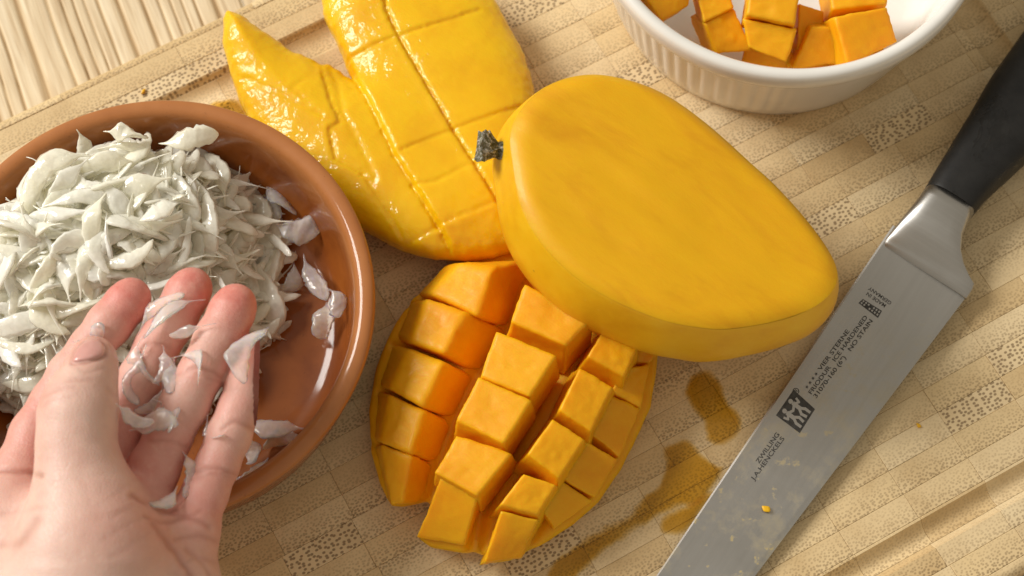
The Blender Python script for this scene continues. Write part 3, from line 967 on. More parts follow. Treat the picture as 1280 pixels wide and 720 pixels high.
def build_knife():
    base = kpt(1150, 330)
    root = thing('kitchen_knife', 'kitchen knife with black handle and stained steel blade on the board', 'knife', (base[0], base[1], 0))
    # outline of the blade: spine, then cutting edge
    spine = [kpt(1118, 282)]; edge = [kpt(1207, 372)]
    e1 = kpt(946, 717)
    sp_s = (spine[0][:2]-K0[:2])@KDIR
    N = 60
    # edge as a function of distance along the blade
    se0 = (edge[0][:2]-K0[:2])@KDIR; we0 = (edge[0][:2]-K0[:2])@KPER
    se1 = (e1[:2]-K0[:2])@KDIR; we1 = (e1[:2]-K0[:2])@KPER
    L_TIP = 158.0
    ss = np.linspace(0, 1, N)
    def width(s):
        w = we0+(we1-we0)*(s-se0)/(se1-se0)
        t = np.clip((s-se1)/(L_TIP-se1), 0, 1)
        return w*(1-t**2.4)
    V = []; Fq = []
    for t in ss:
        s = sp_s+(L_TIP-sp_s)*t
        se = se0+(L_TIP-se0)*t
        p0 = K0[:2]+KDIR*s
        p1 = K0[:2]+KDIR*se+KPER*max(width(se), 0.15)
        row_t = []; row_b = []
        for k, q in enumerate((0.0, 0.02, 0.25, 0.5, 0.75, 0.93, 0.945, 1.0)):
            p = p0+(p1-p0)*q
            zc = float(blade_z(p))
            th = 1.0*(1-q)+0.16*q                            # half thickness
            if q == 0: th *= 0.7
            if q > 0.94: th *= max(0.02, (1-q)/0.055*0.9)
            row_t.append((*p, zc-1.0+th)); row_b.append((*p, zc-1.0-th))
        V += row_t+row_b
    m = 8
    for i in range(N-1):
        for k in range(m-1):
            a = i*2*m+k; b = (i+1)*2*m+k
            Fq.append((a, a+1, b+1, b))
            Fq.append((a+m, b+m, b+m+1, a+m+1))
        Fq.append((i*2*m, (i+1)*2*m, (i+1)*2*m+m, i*2*m+m))
        Fq.append((i*2*m+m-1, i*2*m+2*m-1, (i+1)*2*m+2*m-1, (i+1)*2*m+m-1))
    blade = part('blade', np.array(V), Fq, M_BLADE, root, smooth=False)
    # loft helper: sections across the knife, rounded rectangles
    def section(L, R, zt, zb, n=40, pw=3.2):
        L = np.array(L, float); R = np.array(R, float)
        c = (L+R)/2; hw = (R-L)/2
        a = np.linspace(0, 2*math.pi, n, endpoint=False)
        cx = np.sign(np.cos(a))*np.abs(np.cos(a))**(2/pw); cz = np.sign(np.sin(a))*np.abs(np.sin(a))**(2/pw)
        zc, hz = (zt+zb)/2, (zt-zb)/2
        return np.stack([c[0]+hw[0]*cx, c[1]+hw[1]*cx, zc+hz*cz], 1)
    def at(px, z): return un(*px, z)[:2]
    def bsec(l, r, zt, zb, pw): return section(at(l, (zt+zb)/2), at(r, (zt+zb)/2), zt, zb, pw=pw)
    # bolster: flares from the handle down to the blade with a heel on the edge side
    bol = [bsec((1156, 237), (1214, 272), 15.3, 0.4, 3.4), bsec((1148, 248), (1206, 286), 15.0, 0.5, 3.6), bsec((1138, 261), (1200, 302), 14.2, 1.0, 4),
           bsec((1128, 273), (1199, 320), 12.9, 1.6, 4.5), bsec((1119, 284), (1203, 335), 11.2, 2.2, 5), bsec((1111, 294), (1211, 349), 9.4, 3.0, 5),
           bsec((1106, 300), (1217, 357), 8.4, 3.8, 5), bsec((1105, 303), (1215, 363), 7.7, 4.5, 5), bsec((1103, 308), (1208, 374), 7.2, 4.9, 5)]
    Vb, Fb = loft(bol, cap0=True, cap1=True)
    part('bolster', Vb, Fb, M_BOLSTER, root)
    han = [bsec((1155.3, 238), (1213.2, 273), 15.5, 0.3, 3.0), bsec((1157, 234), (1216, 270), 15.8, 0.2, 3.0), bsec((1176, 202), (1240, 243), 16.6, 0.1, 2.9), bsec((1196, 169), (1266, 219), 17.3, 0.1, 2.8),
           bsec((1217, 134), (1293, 193), 17.8, 0.1, 2.7), bsec((1238, 98), (1318, 164), 18.2, 0.1, 2.7), bsec((1262, 64), (1344, 132), 18.2, 0.1, 2.7), bsec((1285, 32), (1368, 100), 18, 0.1, 2.7),
           bsec((1312, -4), (1394, 66), 17.6, 0.1, 2.7), bsec((1345, -45), (1424, 26), 17.4, 0.1, 2.7), bsec((1376, -84), (1458, -14), 17.6, 0.1, 2.7), bsec((1402, -116), (1490, -44), 18, 0.1, 2.7),
           bsec((1420, -134), (1500, -70), 17, 0.5, 2.5), bsec((1440, -140), (1498, -95), 14, 3, 2.2)]
    rings = catmull(np.array(han), 4, closed=False)
    Vh, Fh = loft(list(rings), cap0=True, cap1=True)
    part('handle', Vh, Fh, M_HANDLE, root)
    # ---- etched writing: flat print just above the steel
    def lettering(name, body, p0, p1, height_px, up_sign=1):
        a = kpt(*p0); b = kpt(*p1)
        cu = bpy.data.curves.new(name, 'FONT'); cu.body = body; cu.size = 1.0; cu.offset = 0.014
        tmp = bpy.data.objects.new('tmp_text', cu); COL.objects.link(tmp)
        dg = bpy.context.evaluated_depsgraph_get()
        me = bpy.data.meshes.new_from_object(tmp.evaluated_get(dg))
        bpy.data.objects.remove(tmp); bpy.data.curves.remove(cu)
        co = np.array([v.co[:] for v in me.vertices]); fc = [tuple(p.vertices) for p in me.polygons]
        bpy.data.meshes.remove(me)
        x0, x1 = co[:, 0].min(), co[:, 0].max()
        d = (b-a)[:2]; Ln = np.linalg.norm(d); d = d/Ln; nrm = np.array([-d[1], d[0]])
        hh = height_px*pxmm(4)
        y1 = 0.70
        P2 = a[:2]+((co[:, 0]-x0)/(x1-x0)*Ln)[:, None]*d+(co[:, 1]/y1*hh)[:, None]*nrm
        lift = 0.06
        # the face of the blade falls away towards the edge
        Z = np.array([surf_z(p) for p in P2])+lift
        part(name, np.column_stack([P2, Z]), fc, M_ETCH, blade, smooth=False)
    def surf_z(p):
        s = (p-K0[:2])@KDIR; w = (p-K0[:2])@KPER
        q = np.clip(w/max(width(s), 1), 0, 1)
        return float(blade_z(p))-1.0+1.0*(1-q)+0.16*q
    zk = lambda x, y: (920+x/2.571, 340+y/2.571)
    lettering('lettering', 'VIER STERNE', zk(273, 318), zk(366, 190), 5.2)
    STARS = True
    lettering('lettering', 'FRIODUR   ICE HARDENED', zk(243, 393), zk(424, 145), 5.2)
    lettering('lettering', '31070-160 (6")   NO STAIN', zk(259, 405), zk(441, 157), 5.2)
    lettering('lettering', 'ZWILLING', zk(74, 616), zk(141, 522), 5.4)
    lettering('lettering', 'J.A.HENCKELS', zk(58, 671), zk(157, 535), 5.4)
    lettering('lettering', 'MADE IN', zk(484, 104), zk(424, 64), 4.6)
    lettering('lettering', 'GERMANY', zk(502, 96), zk(430, 46), 4.6)
    lettering('lettering', '\u00ae', zk(196, 396), zk(207, 380), 7.5)
    def poly_mark(name, polys, mat, lift):
        V = []; Fm = []
        for pl in polys:
            n0 = len(V)
            for x, y in pl:
                p = kpt(x, y); V.append((p[0], p[1], surf_z(p[:2])+lift))
            Fm.append(tuple(range(n0, n0+len(pl)))[::-1])
        me = make_mesh(name, np.array(V), Fm, mat, False)
        return link(name, me, blade)
    # emblem: two figures side by side on a dark square
    sqc = [(970, 519), (992, 487), (1019, 511), (1000, 541)]
    A, Bc, Cc, Dc = [np.array(p, float) for p in sqc]
    # emblem frame: u along the reading direction, v up from the baseline side
    o_, eu, ev = np.array(Dc), np.array(Cc)-np.array(Dc), np.array(A)-np.array(Dc)
    E = lambda u, v: tuple(o_+eu*u+ev*v)
    poly_mark('emblem', [sqc], M_ETCH, 0.05)
    def stroke(pts, w):
        out = []
        for (a, b) in zip(pts[:-1], pts[1:]):
            a = np.array(a, float); b = np.array(b, float); d = (b-a)/np.linalg.norm(b-a); n = np.array([-d[1], d[0]])*w/2
            d = d*w*0.3
            out.append([E(*(a-d+n)), E(*(b+d+n)), E(*(b+d-n)), E(*(a-d-n))])
        return out
    fig = []
    for off, mir in ((0.30, 1), (0.70, -1)):
        X = lambda x: off+mir*x
        fig += stroke([(X(0), 0.70), (X(0), 0.44)], 0.15)                                  # body
        fig += stroke([(X(0), 0.46), (X(-0.10), 0.28), (X(-0.10), 0.10)], 0.10)             # legs
        fig += stroke([(X(0.02), 0.46), (X(0.13), 0.30), (X(0.10), 0.12)], 0.10)
        fig += stroke([(X(-0.02), 0.68), (X(-0.16), 0.58), (X(-0.20), 0.72)], 0.08)         # outer arm raised
        fig += stroke([(X(0.02), 0.68), (X(0.19), 0.60)], 0.09)                             # arms meet
        ang = np.linspace(0, 2*math.pi, 10, endpoint=False)
        fig.append([E(X(0)+0.085*math.cos(t), 0.83+0.085*math.sin(t)) for t in ang])
    mp = NT('bare_steel_in_emblem'); mp.p(Base_Color=(0.44, 0.43, 0.41), Metallic=0.8, Roughness=0.45)
    # each stroke stands a hair above the one before so none share a plane
    for i, pl in enumerate(fig):
        pass
    V = []; Fm = []
    for i, pl in enumerate(fig):
        n0 = len(V)
        for x, y in pl:
            p = kpt(x, y); V.append((p[0], p[1], surf_z(p[:2])+0.065+0.002*i))
        Fm.append(tuple(range(n0, n0+len(pl)))[::-1])
    link('emblem_figures', make_mesh('emblem_figures', np.array(V), Fm, mp.m, False), blade)
    stars = []
    for (sx, sy) in ((228, 369), (238, 355), (248, 341), (258, 327)):
        cx_, cy_ = zk(sx, sy)
        stars.append([(cx_+r_*math.cos(t_), cy_+r_*math.sin(t_)) for t_, r_ in ((math.pi/6*i_, 2.6 if i_ % 2 == 0 else 0.9) for i_ in range(12))][::-1])
    poly_mark('star_row', [s_[::-1] for s_ in stars], M_ETCH, 0.06)
    # small dotted panel
    c = [np.array(zk(*p)) for p in ((394, 99), (408, 86), (470, 124), (457, 147))]
    poly_mark('dotted_panel', [[tuple(p) for p in c]], M_ETCH, 0.05)
    dots = []
    for i in range(7):
        for j in range(2):
            if (i*2+j*3) % 5 == 4: continue
            u, v = (i+0.7)/7.4, 0.30+0.42*j
            q = lambda u, v: tuple((c[1]*(1-u)+c[2]*u)*v+(c[0]*(1-u)+c[3]*u)*(1-v))
            dots.append([q(u-0.035, v-0.13), q(u+0.035, v-0.13), q(u+0.035, v+0.13), q(u-0.035, v+0.13)])
    poly_mark('panel_dots', dots, mp.m, 0.075)
build_knife()
# ------------------------------------------------------------------ the hand
def mat_skin():
    m = NT('hand_skin')
    A = m.n('ShaderNodeAttribute', attribute_name='red')
    red, crease, pale = m.sep(A.outputs['Color'])
    P = m.coords('Object')
    n = m.noise(P, 110.0, 4, 0.6); n2 = m.noise(P, 420.0, 3, 0.6)
    base = m.ramp(n, [(0.3, (0.63, 0.395, 0.325)), (0.55, (0.70, 0.48, 0.40)), (0.75, (0.73, 0.515, 0.44))])
    rosy = m.ramp(n2, [(0.3, (0.60, 0.185, 0.15)), (0.6, (0.66, 0.25, 0.205)), (0.75, (0.69, 0.33, 0.27))])
    f = m.math('MULTIPLY', red, m.math('MULTIPLY_ADD', n, 1.3, 0.35), clamp=True)
    c = m.mix(f, base, rosy)
    c = m.mix(m.math('MULTIPLY', crease, 0.55), c, (0.36, 0.115, 0.075))
    vor = m.n('ShaderNodeTexVoronoi', {'Vector': m.mapping(P, scale=(1, 1, 0.6)), 'Scale': 950.0}, feature='DISTANCE_TO_EDGE').outputs['Distance']
    fine = m.n('ShaderNodeMapRange', {'Value': vor, 'From Min': 0.0, 'From Max': 0.12}).outputs[0]
    h = m.math('ADD', m.math('MULTIPLY', fine, 0.35), m.math('MULTIPLY', m.noise(P, 1600.0, 3, 0.6), 0.5))
    m.p(Base_Color=c, Roughness=m.math('MULTIPLY_ADD', n2, 0.2, 0.36), Specular_IOR_Level=0.45,
        Subsurface_Weight=0.35, Subsurface_Radius=(1.0, 0.35, 0.2), Subsurface_Scale=0.0025, Normal=m.bump(h, 0.24, 0.0005))
    return m.m
M_HAND = mat_skin()
HZ = lambda x, y: (x/1.8, 320+y/1.8)          # enlarged-view coordinates to photo pixels
RK = 0.1124                                    # enlarged-view length to mm near the hand

def hp(x, y, z): return un(*HZ(x, y), z)

FINGERS = {   # x, y in the enlarged view, height of the axis, radius in the enlarged view
    'index': [(296, 92, 49, 44), (285, 106, 49.2, 47.5), (245, 155, 49, 50), (205, 205, 48, 47.5), (160, 268, 47, 51), (118, 330, 46.5, 49.5), (80, 400, 46.5, 55), (50, 480, 47, 60), (30, 560, 47, 68)],
    'middle': [(432, 70, 48, 46), (422, 85, 48.2, 50), (390, 145, 48, 52), (352, 205, 47, 48.5), (318, 275, 46, 52), (285, 345, 45.5, 50), (255, 420, 45.5, 56), (225, 500, 46, 60), (190, 600, 46, 72)],
    'ring': [(530, 108, 52, 46), (522, 124, 52.3, 51), (490, 190, 52, 54), (453, 262, 50.5, 50), (415, 335, 49, 54), (378, 410, 48, 51), (345, 480, 47.5, 56), (322, 540, 47, 58), (285, 640, 46, 72)],
    'little': [(578, 208, 49, 37), (573, 226, 49.2, 43), (558, 285, 49, 48), (538, 345, 48, 46), (515, 405, 47.5, 49), (490, 470, 47, 47), (462, 535, 46.5, 50), (435, 600, 46, 56), (385, 690, 45, 70)],
}
THUMB = [(212, 226, 63.5, 42), (209, 240, 64, 50), (200, 272, 64.5, 56), (183, 318, 65, 73), (174, 360, 65, 80), (172, 430, 64, 80), (180, 500, 62.5, 92), (195, 580, 60, 125), (200, 680, 57, 165), (180, 800, 54, 190)]
PALM = [[(30, 560, 46, 74), (60, 700, 46, 90), (40, 900, 48, 130)], [(190, 600, 45, 80), (180, 760, 46, 110), (120, 950, 48, 140)], [(290, 640, 45, 80), (270, 760, 45, 100), (180, 960, 48, 130)],
        [(395, 660, 45, 84), (380, 760, 45, 104), (330, 900, 46, 130)], [(120, 900, 48, 190), (-60, 1200, 52, 210), (-260, 1500, 60, 220)], [(10, 600, 48, 85), (-40, 720, 49, 110)]]
CREASES = [  # enlarged-view polylines, depth mm, width mm
    ([(-10, 482), (40, 484), (92, 492)], 1.1, 0.8), ([(20, 322), (60, 318), (92, 330)], 0.35, 0.5), ([(10, 575), (50, 572), (90, 568)], 0.25, 0.9), ([(0, 650), (45, 645), (84, 596)], 0.5, 1.3),
    ([(420, 256), (460, 252), (498, 272)], 0.55, 0.6), ([(395, 270), (430, 262), (500, 285)], 0.25, 0.5), ([(335, 415), (380, 415), (425, 432)], 0.45, 0.6), ([(322, 205), (352, 196), (382, 210)], 0.4, 0.6),
    ([(500, 390), (530, 372), (590, 400)], 0.5, 0.6), ([(440, 486), (490, 478), (545, 500)], 0.5, 0.6), ([(445, 497), (500, 492), (540, 512)], 0.25, 0.5),
    ([(300, 540), (340, 560), (372, 575), (395, 570)], 0.9, 0.8), ([(325, 585), (370, 600), (420, 590), (470, 610)], 0.55, 0.7), ([(345, 600), (380, 650), (410, 690), (440, 735)], 0.7, 0.8),
    ([(395, 640), (440, 630), (490, 640)], 0.45, 0.7), ([(420, 660), (455, 690), (480, 730)], 0.4, 0.7), ([(380, 580), (420, 585), (450, 575)], 0.35, 0.6), ([(410, 700), (440, 680), (490, 690)], 0.3, 0.6),
    ([(250, 590), (300, 560), (325, 535)], 0.13, 0.7), ([(230, 640), (300, 600), (345, 570)], 0.14, 0.7), ([(250, 680), (310, 640), (360, 605)], 0.12, 0.7), ([(225, 560), (270, 530), (300, 505)], 0.1, 0.7),
    ([(95, 320), (130, 300), (170, 292)], 0.3, 0.6), ([(92, 340), (125, 322), (160, 316)], 0.25, 0.6), ([(120, 300), (160, 280), (205, 280)], 0.25, 0.6), ([(160, 240), (190, 262), (235, 252)], 0.25, 0.5),
    ([(242, 300), (262, 316)], 0.3, 0.6), ([(158, 243), (168, 214), (186, 194)], 0.5, 0.45), ([(160, 243), (190, 241), (216, 235), (238, 222)], 0.7, 0.45), ([(238, 222), (240, 203), (226, 188)], 0.4, 0.4), ([(225, 590), (190, 520), (180, 470)], 0.12, 1.2)]

def build_hand():
    h = 0.55
    lo = np.array([-205, -170, 22.0]); hi = np.array([-64, 12, 84.0])
    P, org = grid_field(lo, hi, h)
    P = P.astype(np.float32)
    def chain(pts, k=1.5):
        J = [(hp(x, y, z), r*RK) for x, y, z, r in pts]
        f = np.full(P.shape[:3], 40.0, np.float32)
        for (a, ra), (b, rb) in zip(J[:-1], J[1:]):
            m0 = np.minimum(a-ra, b-rb)-10; m1 = np.maximum(a+ra, b+rb)+10
            i0 = np.clip(((m0-org)/h).astype(int), 0, None); i1 = np.clip(((m1-org)/h).astype(int)+1, 0, np.array(P.shape[:3]))
            if (i1 <= i0).any(): continue
            sl = tuple(slice(p, q) for p, q in zip(i0, i1))
            e = (b-a).astype(np.float32); L2 = float(e@e)
            w = P[sl]-a.astype(np.float32)
            t = np.clip((w@e)/L2, 0, 1)
            d = np.sqrt(((w-t[..., None]*e)**2).sum(-1))-(ra+(rb-ra)*t)
            f[sl] = smin(f[sl], d, k)
        return f
    palm = None
    for c in PALM:
        d = chain(c, 4)
        palm = d if palm is None else smin(palm, d, 8)
    f = None
    for nm in ('index', 'middle', 'ring', 'little'):
        d = smin(palm, chain(FINGERS[nm]), 5.0)
        f = d if f is None else smin(f, d, 0.7)
    th = chain(THUMB, 2.5)
    # the web and the thumb root blend softly, the thumb's tip stays free
    rootness = np.clip((hp(180, 520, 0)[1]-P[..., 1])/14.0, 0, 1)
    f = np.where(rootness > 0, smin(f, th, 0.6+6.5*rootness), smin(f, th, 0.6))
    for ax in range(3):                       # close the arm where it leaves the scene
        sl = [slice(None)]*3; sl[ax] = slice(0, 2); f[tuple(sl)] = np.maximum(f[tuple(sl)], 0.3)
    V, Fq = surface_nets(f.astype(np.float64), org, h)
    # drop the open end of the forearm far outside the frame
    px, py = proj(V)
    zx, zy = px*1.8, (py-320)*1.8
    # normals
    n = np.zeros_like(V)
    fn = np.cross(V[Fq[:, 2]]-V[Fq[:, 0]], V[Fq[:, 3]]-V[Fq[:, 1]])
    for k in range(4): np.add.at(n, Fq[:, k], fn)
    n /= np.linalg.norm(n, axis=1)[:, None]+1e-9
    view = CAM-V; view /= np.linalg.norm(view, axis=1)[:, None]
    front = np.clip((n*view).sum(1)*2.0, 0, 1)
    Z2 = np.stack([zx, zy], 1)
    cr = np.zeros(len(V)); disp = np.zeros(len(V))
    for pts, dep, w in CREASES:
        d, s = line_d(Z2+3.0*np.stack([vnoise(V, 0.5, 31), vnoise(V, 0.5, 37)], 1), [np.array(p, float) for p in catmull(pts, 4, closed=False)])
        d = d*RK
        g = np.exp(-(d/w)**2)
        disp -= 0.42*dep*g*front; cr = np.maximum(cr, np.clip(dep*1.3, 0, 1)*g*front)
        disp += 0.05*dep*np.exp(-((d-1.6*w)/w)**2)*front
    disp += 0.18*vnoise(V, 0.11, 3)+0.025*vnoise(V, 0.6, 8)
    V = V+n*disp[:, None]
    red = np.zeros(len(V))
    for nm, L in FINGERS.items():  # rosy skin, reddened further on the fingers to paint their shade
        t = hp(*L[0][:3]); d = np.linalg.norm(V-t, axis=1)
        red = np.maximum(red, 1.15*np.exp(-(d/12.0)**2))
        for k, a in ((5, 0.75), (3, 0.7)):
            t = hp(*L[k][:3]); d = np.linalg.norm(V-t, axis=1); red = np.maximum(red, a*np.exp(-(d/9.0)**2))
        mid = hp(*L[6][:3]); d = np.linalg.norm(V-mid, axis=1); red = np.maximum(red, 0.7*np.exp(-(d/19.0)**2))
    t = hp(390, 620, 50); d = np.linalg.norm((V-t)[:, :2], axis=1); red = np.maximum(red, 0.45*np.exp(-(d/15.0)**2))
    t = hp(207, 215, 66); d = np.linalg.norm(V-t, axis=1); red = np.maximum(red, 0.55*np.exp(-(d/7.0)**2))
    t = hp(110, 318, 70); d = np.linalg.norm(V-t, axis=1); red = np.maximum(red, 0.35*np.exp(-(d/6.0)**2))
    base = hp(150, 700, 0)
    root = thing('person', 'bare left hand of a person, palm up, cupping pomelo pulp over the bowl', 'person', (base[0], base[1], 40))
    o = part('hand', V, Fq, M_HAND, root)
    col = np.stack([red, cr, red*0, red*0+1], 1).astype(np.float32)
    at = o.data.attributes.new('red', 'FLOAT_COLOR', 'POINT'); at.data.foreach_set('color', col.ravel())
    bvh = BVHTree.FromPolygons([tuple(v) for v in V], [tuple(int(i) for i in q) for q in Fq])
    # thumb nail: a curved plate following the top of the thumb's end
    m = NT('thumb_nail'); P_ = m.coords('Object')
    nn = m.noise(P_, 300.0, 3, 0.6)
    m.p(Base_Color=m.ramp(nn, [(0.3, (0.60, 0.285, 0.25)), (0.7, (0.68, 0.37, 0.33))]), Roughness=0.25, Specular_IOR_Level=0.6, Coat_Weight=0.7, Coat_Roughness=0.15, Subsurface_Weight=0.2, Subsurface_Radius=(1, 0.4, 0.3), Subsurface_Scale=0.001)
    poly = catmull([(163, 238), (170, 215), (184, 197), (204, 187), (224, 190), (235, 203), (232, 222), (214, 231), (190, 236)], 5)
    cen = poly.mean(0)
    rings = []
    for s in np.linspace(1.0, 0.04, 9):
        ring = []
        for x, y in cen+(poly-cen)*s:
            d = hp(x, y, 40)-CAM; d /= np.linalg.norm(d)
            hit = bvh.ray_cast(Vector(CAM), Vector(d), 900)
            q = np.array(hit[0]) if hit[0] is not None else hp(x, y, 66)
            nr = np.array(hit[1]) if hit[0] is not None else np.array([0, 0, 1.0])
            ring.append(q+nr*(0.05+0.55*(1-s**6)**0.5))
        rings.append(np.array(ring))
    Vn, Fn = loft(rings, cap1=True)
    part('thumb_nail', Vn, Fn, m.m, root)
    return bvh
HAND_BVH = build_hand()
# ------------------------------------------------------------------ pomelo pulp
def mat_pulp(name, clear, glass, c0, c1, thin=False):
    m = NT(name)
    P = m.coords('Object')
    rnd = m.n('ShaderNodeObjectInfo').outputs['Random']
    n = m.noise(P, 500.0, 3, 0.6)
    c = m.mix(rnd, c0, c1)
    bp = m.bump(m.noise(P, 380.0, 2, 0.5), 0.4, 0.0009)
    m.p(Base_Color=c, Roughness=0.3, Specular_IOR_Level=0.2, Subsurface_Weight=1.0 if clear else 0.0, Subsurface_Radius=(1.0, 0.95, 0.7), Subsurface_Scale=0.0011, Normal=bp)
    last = m.bsdf.outputs[0]
    if thin:                                     # thin juicy membrane: light goes on through
        m.p(Subsurface_Weight=0.0)
        tl = m.n('ShaderNodeBsdfTranslucent', {'Color': c, 'Normal': bp})
        last = m.n('ShaderNodeMixShader', {0: 0.28, 1: last, 2: tl.outputs[0]}).outputs[0]
    if glass:
        gs = m.n('ShaderNodeBsdfRefraction', {'Color': (1.0, 0.995, 0.97), 'Roughness': 0.12, 'IOR': 1.2, 'Normal': bp})
        last = m.n('ShaderNodeMixShader', {0: glass, 1: last, 2: gs.outputs[0]}).outputs[0]
    if clear:
        tr = m.n('ShaderNodeBsdfTransparent', {'Color': (1.0, 0.995, 0.97)})
        lw = m.n('ShaderNodeLayerWeight', {'Blend': 0.7})
        n3 = m.noise(P, 220.0, 3, 0.6)
        fac = m.math('MULTIPLY', m.math('SUBTRACT', 1.0, lw.outputs['Facing'], clamp=True), m.math('MULTIPLY_ADD', n3, -0.8, clear+0.4, clamp=True))
        last = m.n('ShaderNodeMixShader', {0: fac, 1: last, 2: tr.outputs[0]}).outputs[0]
    gl = m.n('ShaderNodeBsdfGlossy', {'Color': (1, 1, 1), 'Roughness': 0.08, 'Normal': bp})
    fr = m.n('ShaderNodeFresnel', {'IOR': 1.46, 'Normal': bp})
    front = m.math('SUBTRACT', 1.0, m.n('ShaderNodeNewGeometry').outputs['Backfacing'])
    last = m.n('ShaderNodeMixShader', {0: m.math('MULTIPLY', fr.outputs[0], front), 1: last, 2: gl.outputs[0]}).outputs[0]
    m.t.links.new(last, m.out.inputs['Surface'])
    return m.m
M_PULP = mat_pulp('pomelo_pulp', 0.36, 0.0, (0.995, 0.975, 0.85), (0.997, 0.992, 0.95), True)
M_PULP_CLEAR = mat_pulp('clear_pomelo_pulp', 0.62, 0.5, (0.985, 0.965, 0.86), (0.99, 0.985, 0.93))
M_GAP_GLOW = mat_pulp('pomelo_gap_glow', 0.0, 0.0, (0.98, 0.93, 0.62), (0.98, 0.93, 0.62))  # yellow stands in for light glowing between the vesicles

def vesicle(seed, L=15.0, W=4.6, bend=0.35, tail=0.3):
    """a juice sac: flat spindle with a thready end, bent and a little faceted"""
    rs = np.random.default_rng(seed)
    nl, nc = 19, 8
    t = np.linspace(0, 1, nl)
    blunt = rs.uniform(0.12, 0.6)
    u = np.clip((t-tail*0.5)/(1-tail*0.5), 0, 1)
    rise = np.clip(u/rs.uniform(0.22, 0.45), 0, 1); rise = rise*rise*(3-2*rise)
    fall = 1-(1-blunt)*np.clip((t-0.62)/0.38, 0, 1)**1.6
    w = (0.09+0.91*rise)*fall*(1+0.10*np.sin(9*t+rs.uniform(0, 6)))*W/2
    w[-1] *= 0.35; w[0] = 0.10
    th = w*rs.uniform(0.17, 0.28)+0.10
    th[-1] *= 0.5
    ph = rs.uniform(0, 6)
    sx = (t-0.5)*L
    sy = bend*L*0.35*np.sin(math.pi*t+rs.normal(0, 0.4))+0.6*np.sin(5*t+ph)
    sz = rs.normal(0, 0.12)*L*np.sin(math.pi*t)+0.35*np.sin(4*t+ph)
    tw = rs.normal(0, 0.5)*t+rs.normal(0, 0.25)*np.sin(6*t)
    rings = []
    for k in range(nl):
        a = np.linspace(0, 2*math.pi, nc, endpoint=False)+0.2
        ca = np.sign(np.cos(a))*np.abs(np.cos(a))**0.9; sa = np.sin(a)
        y = w[k]*ca*(1+0.08*rs.normal(size=nc)); z = th[k]*sa*(1+0.22*rs.normal(size=nc))
        c, s = math.cos(tw[k]), math.sin(tw[k])
        rings.append(np.stack([np.full(nc, sx[k]), sy[k]+y*c-z*s, sz[k]+y*s+z*c], 1))
    return loft(rings, cap0=True, cap1=True)

VES = []
for k in range(24):
    rs = np.random.default_rng(200+k)
    V, Fq = vesicle(300+k, rs.uniform(14, 24), (rs.uniform(1.8, 3.2) if k % 4 == 0 else rs.uniform(3.6, 7.4)), rs.normal(0, 0.40), rs.uniform(0.05, 0.35))
    VES.append((V, Fq, make_mesh('pomelo_vesicle', V, Fq, M_PULP)))

def place(k, loc, rot, scale=1.0, name='pomelo_vesicle'):
    o = bpy.data.objects.new(name, VES[k][2])
    o.location = Vector(np.asarray(loc)*S); o.rotation_euler = rot; o.scale = (scale,)*3
    COL.objects.link(o)
    return o

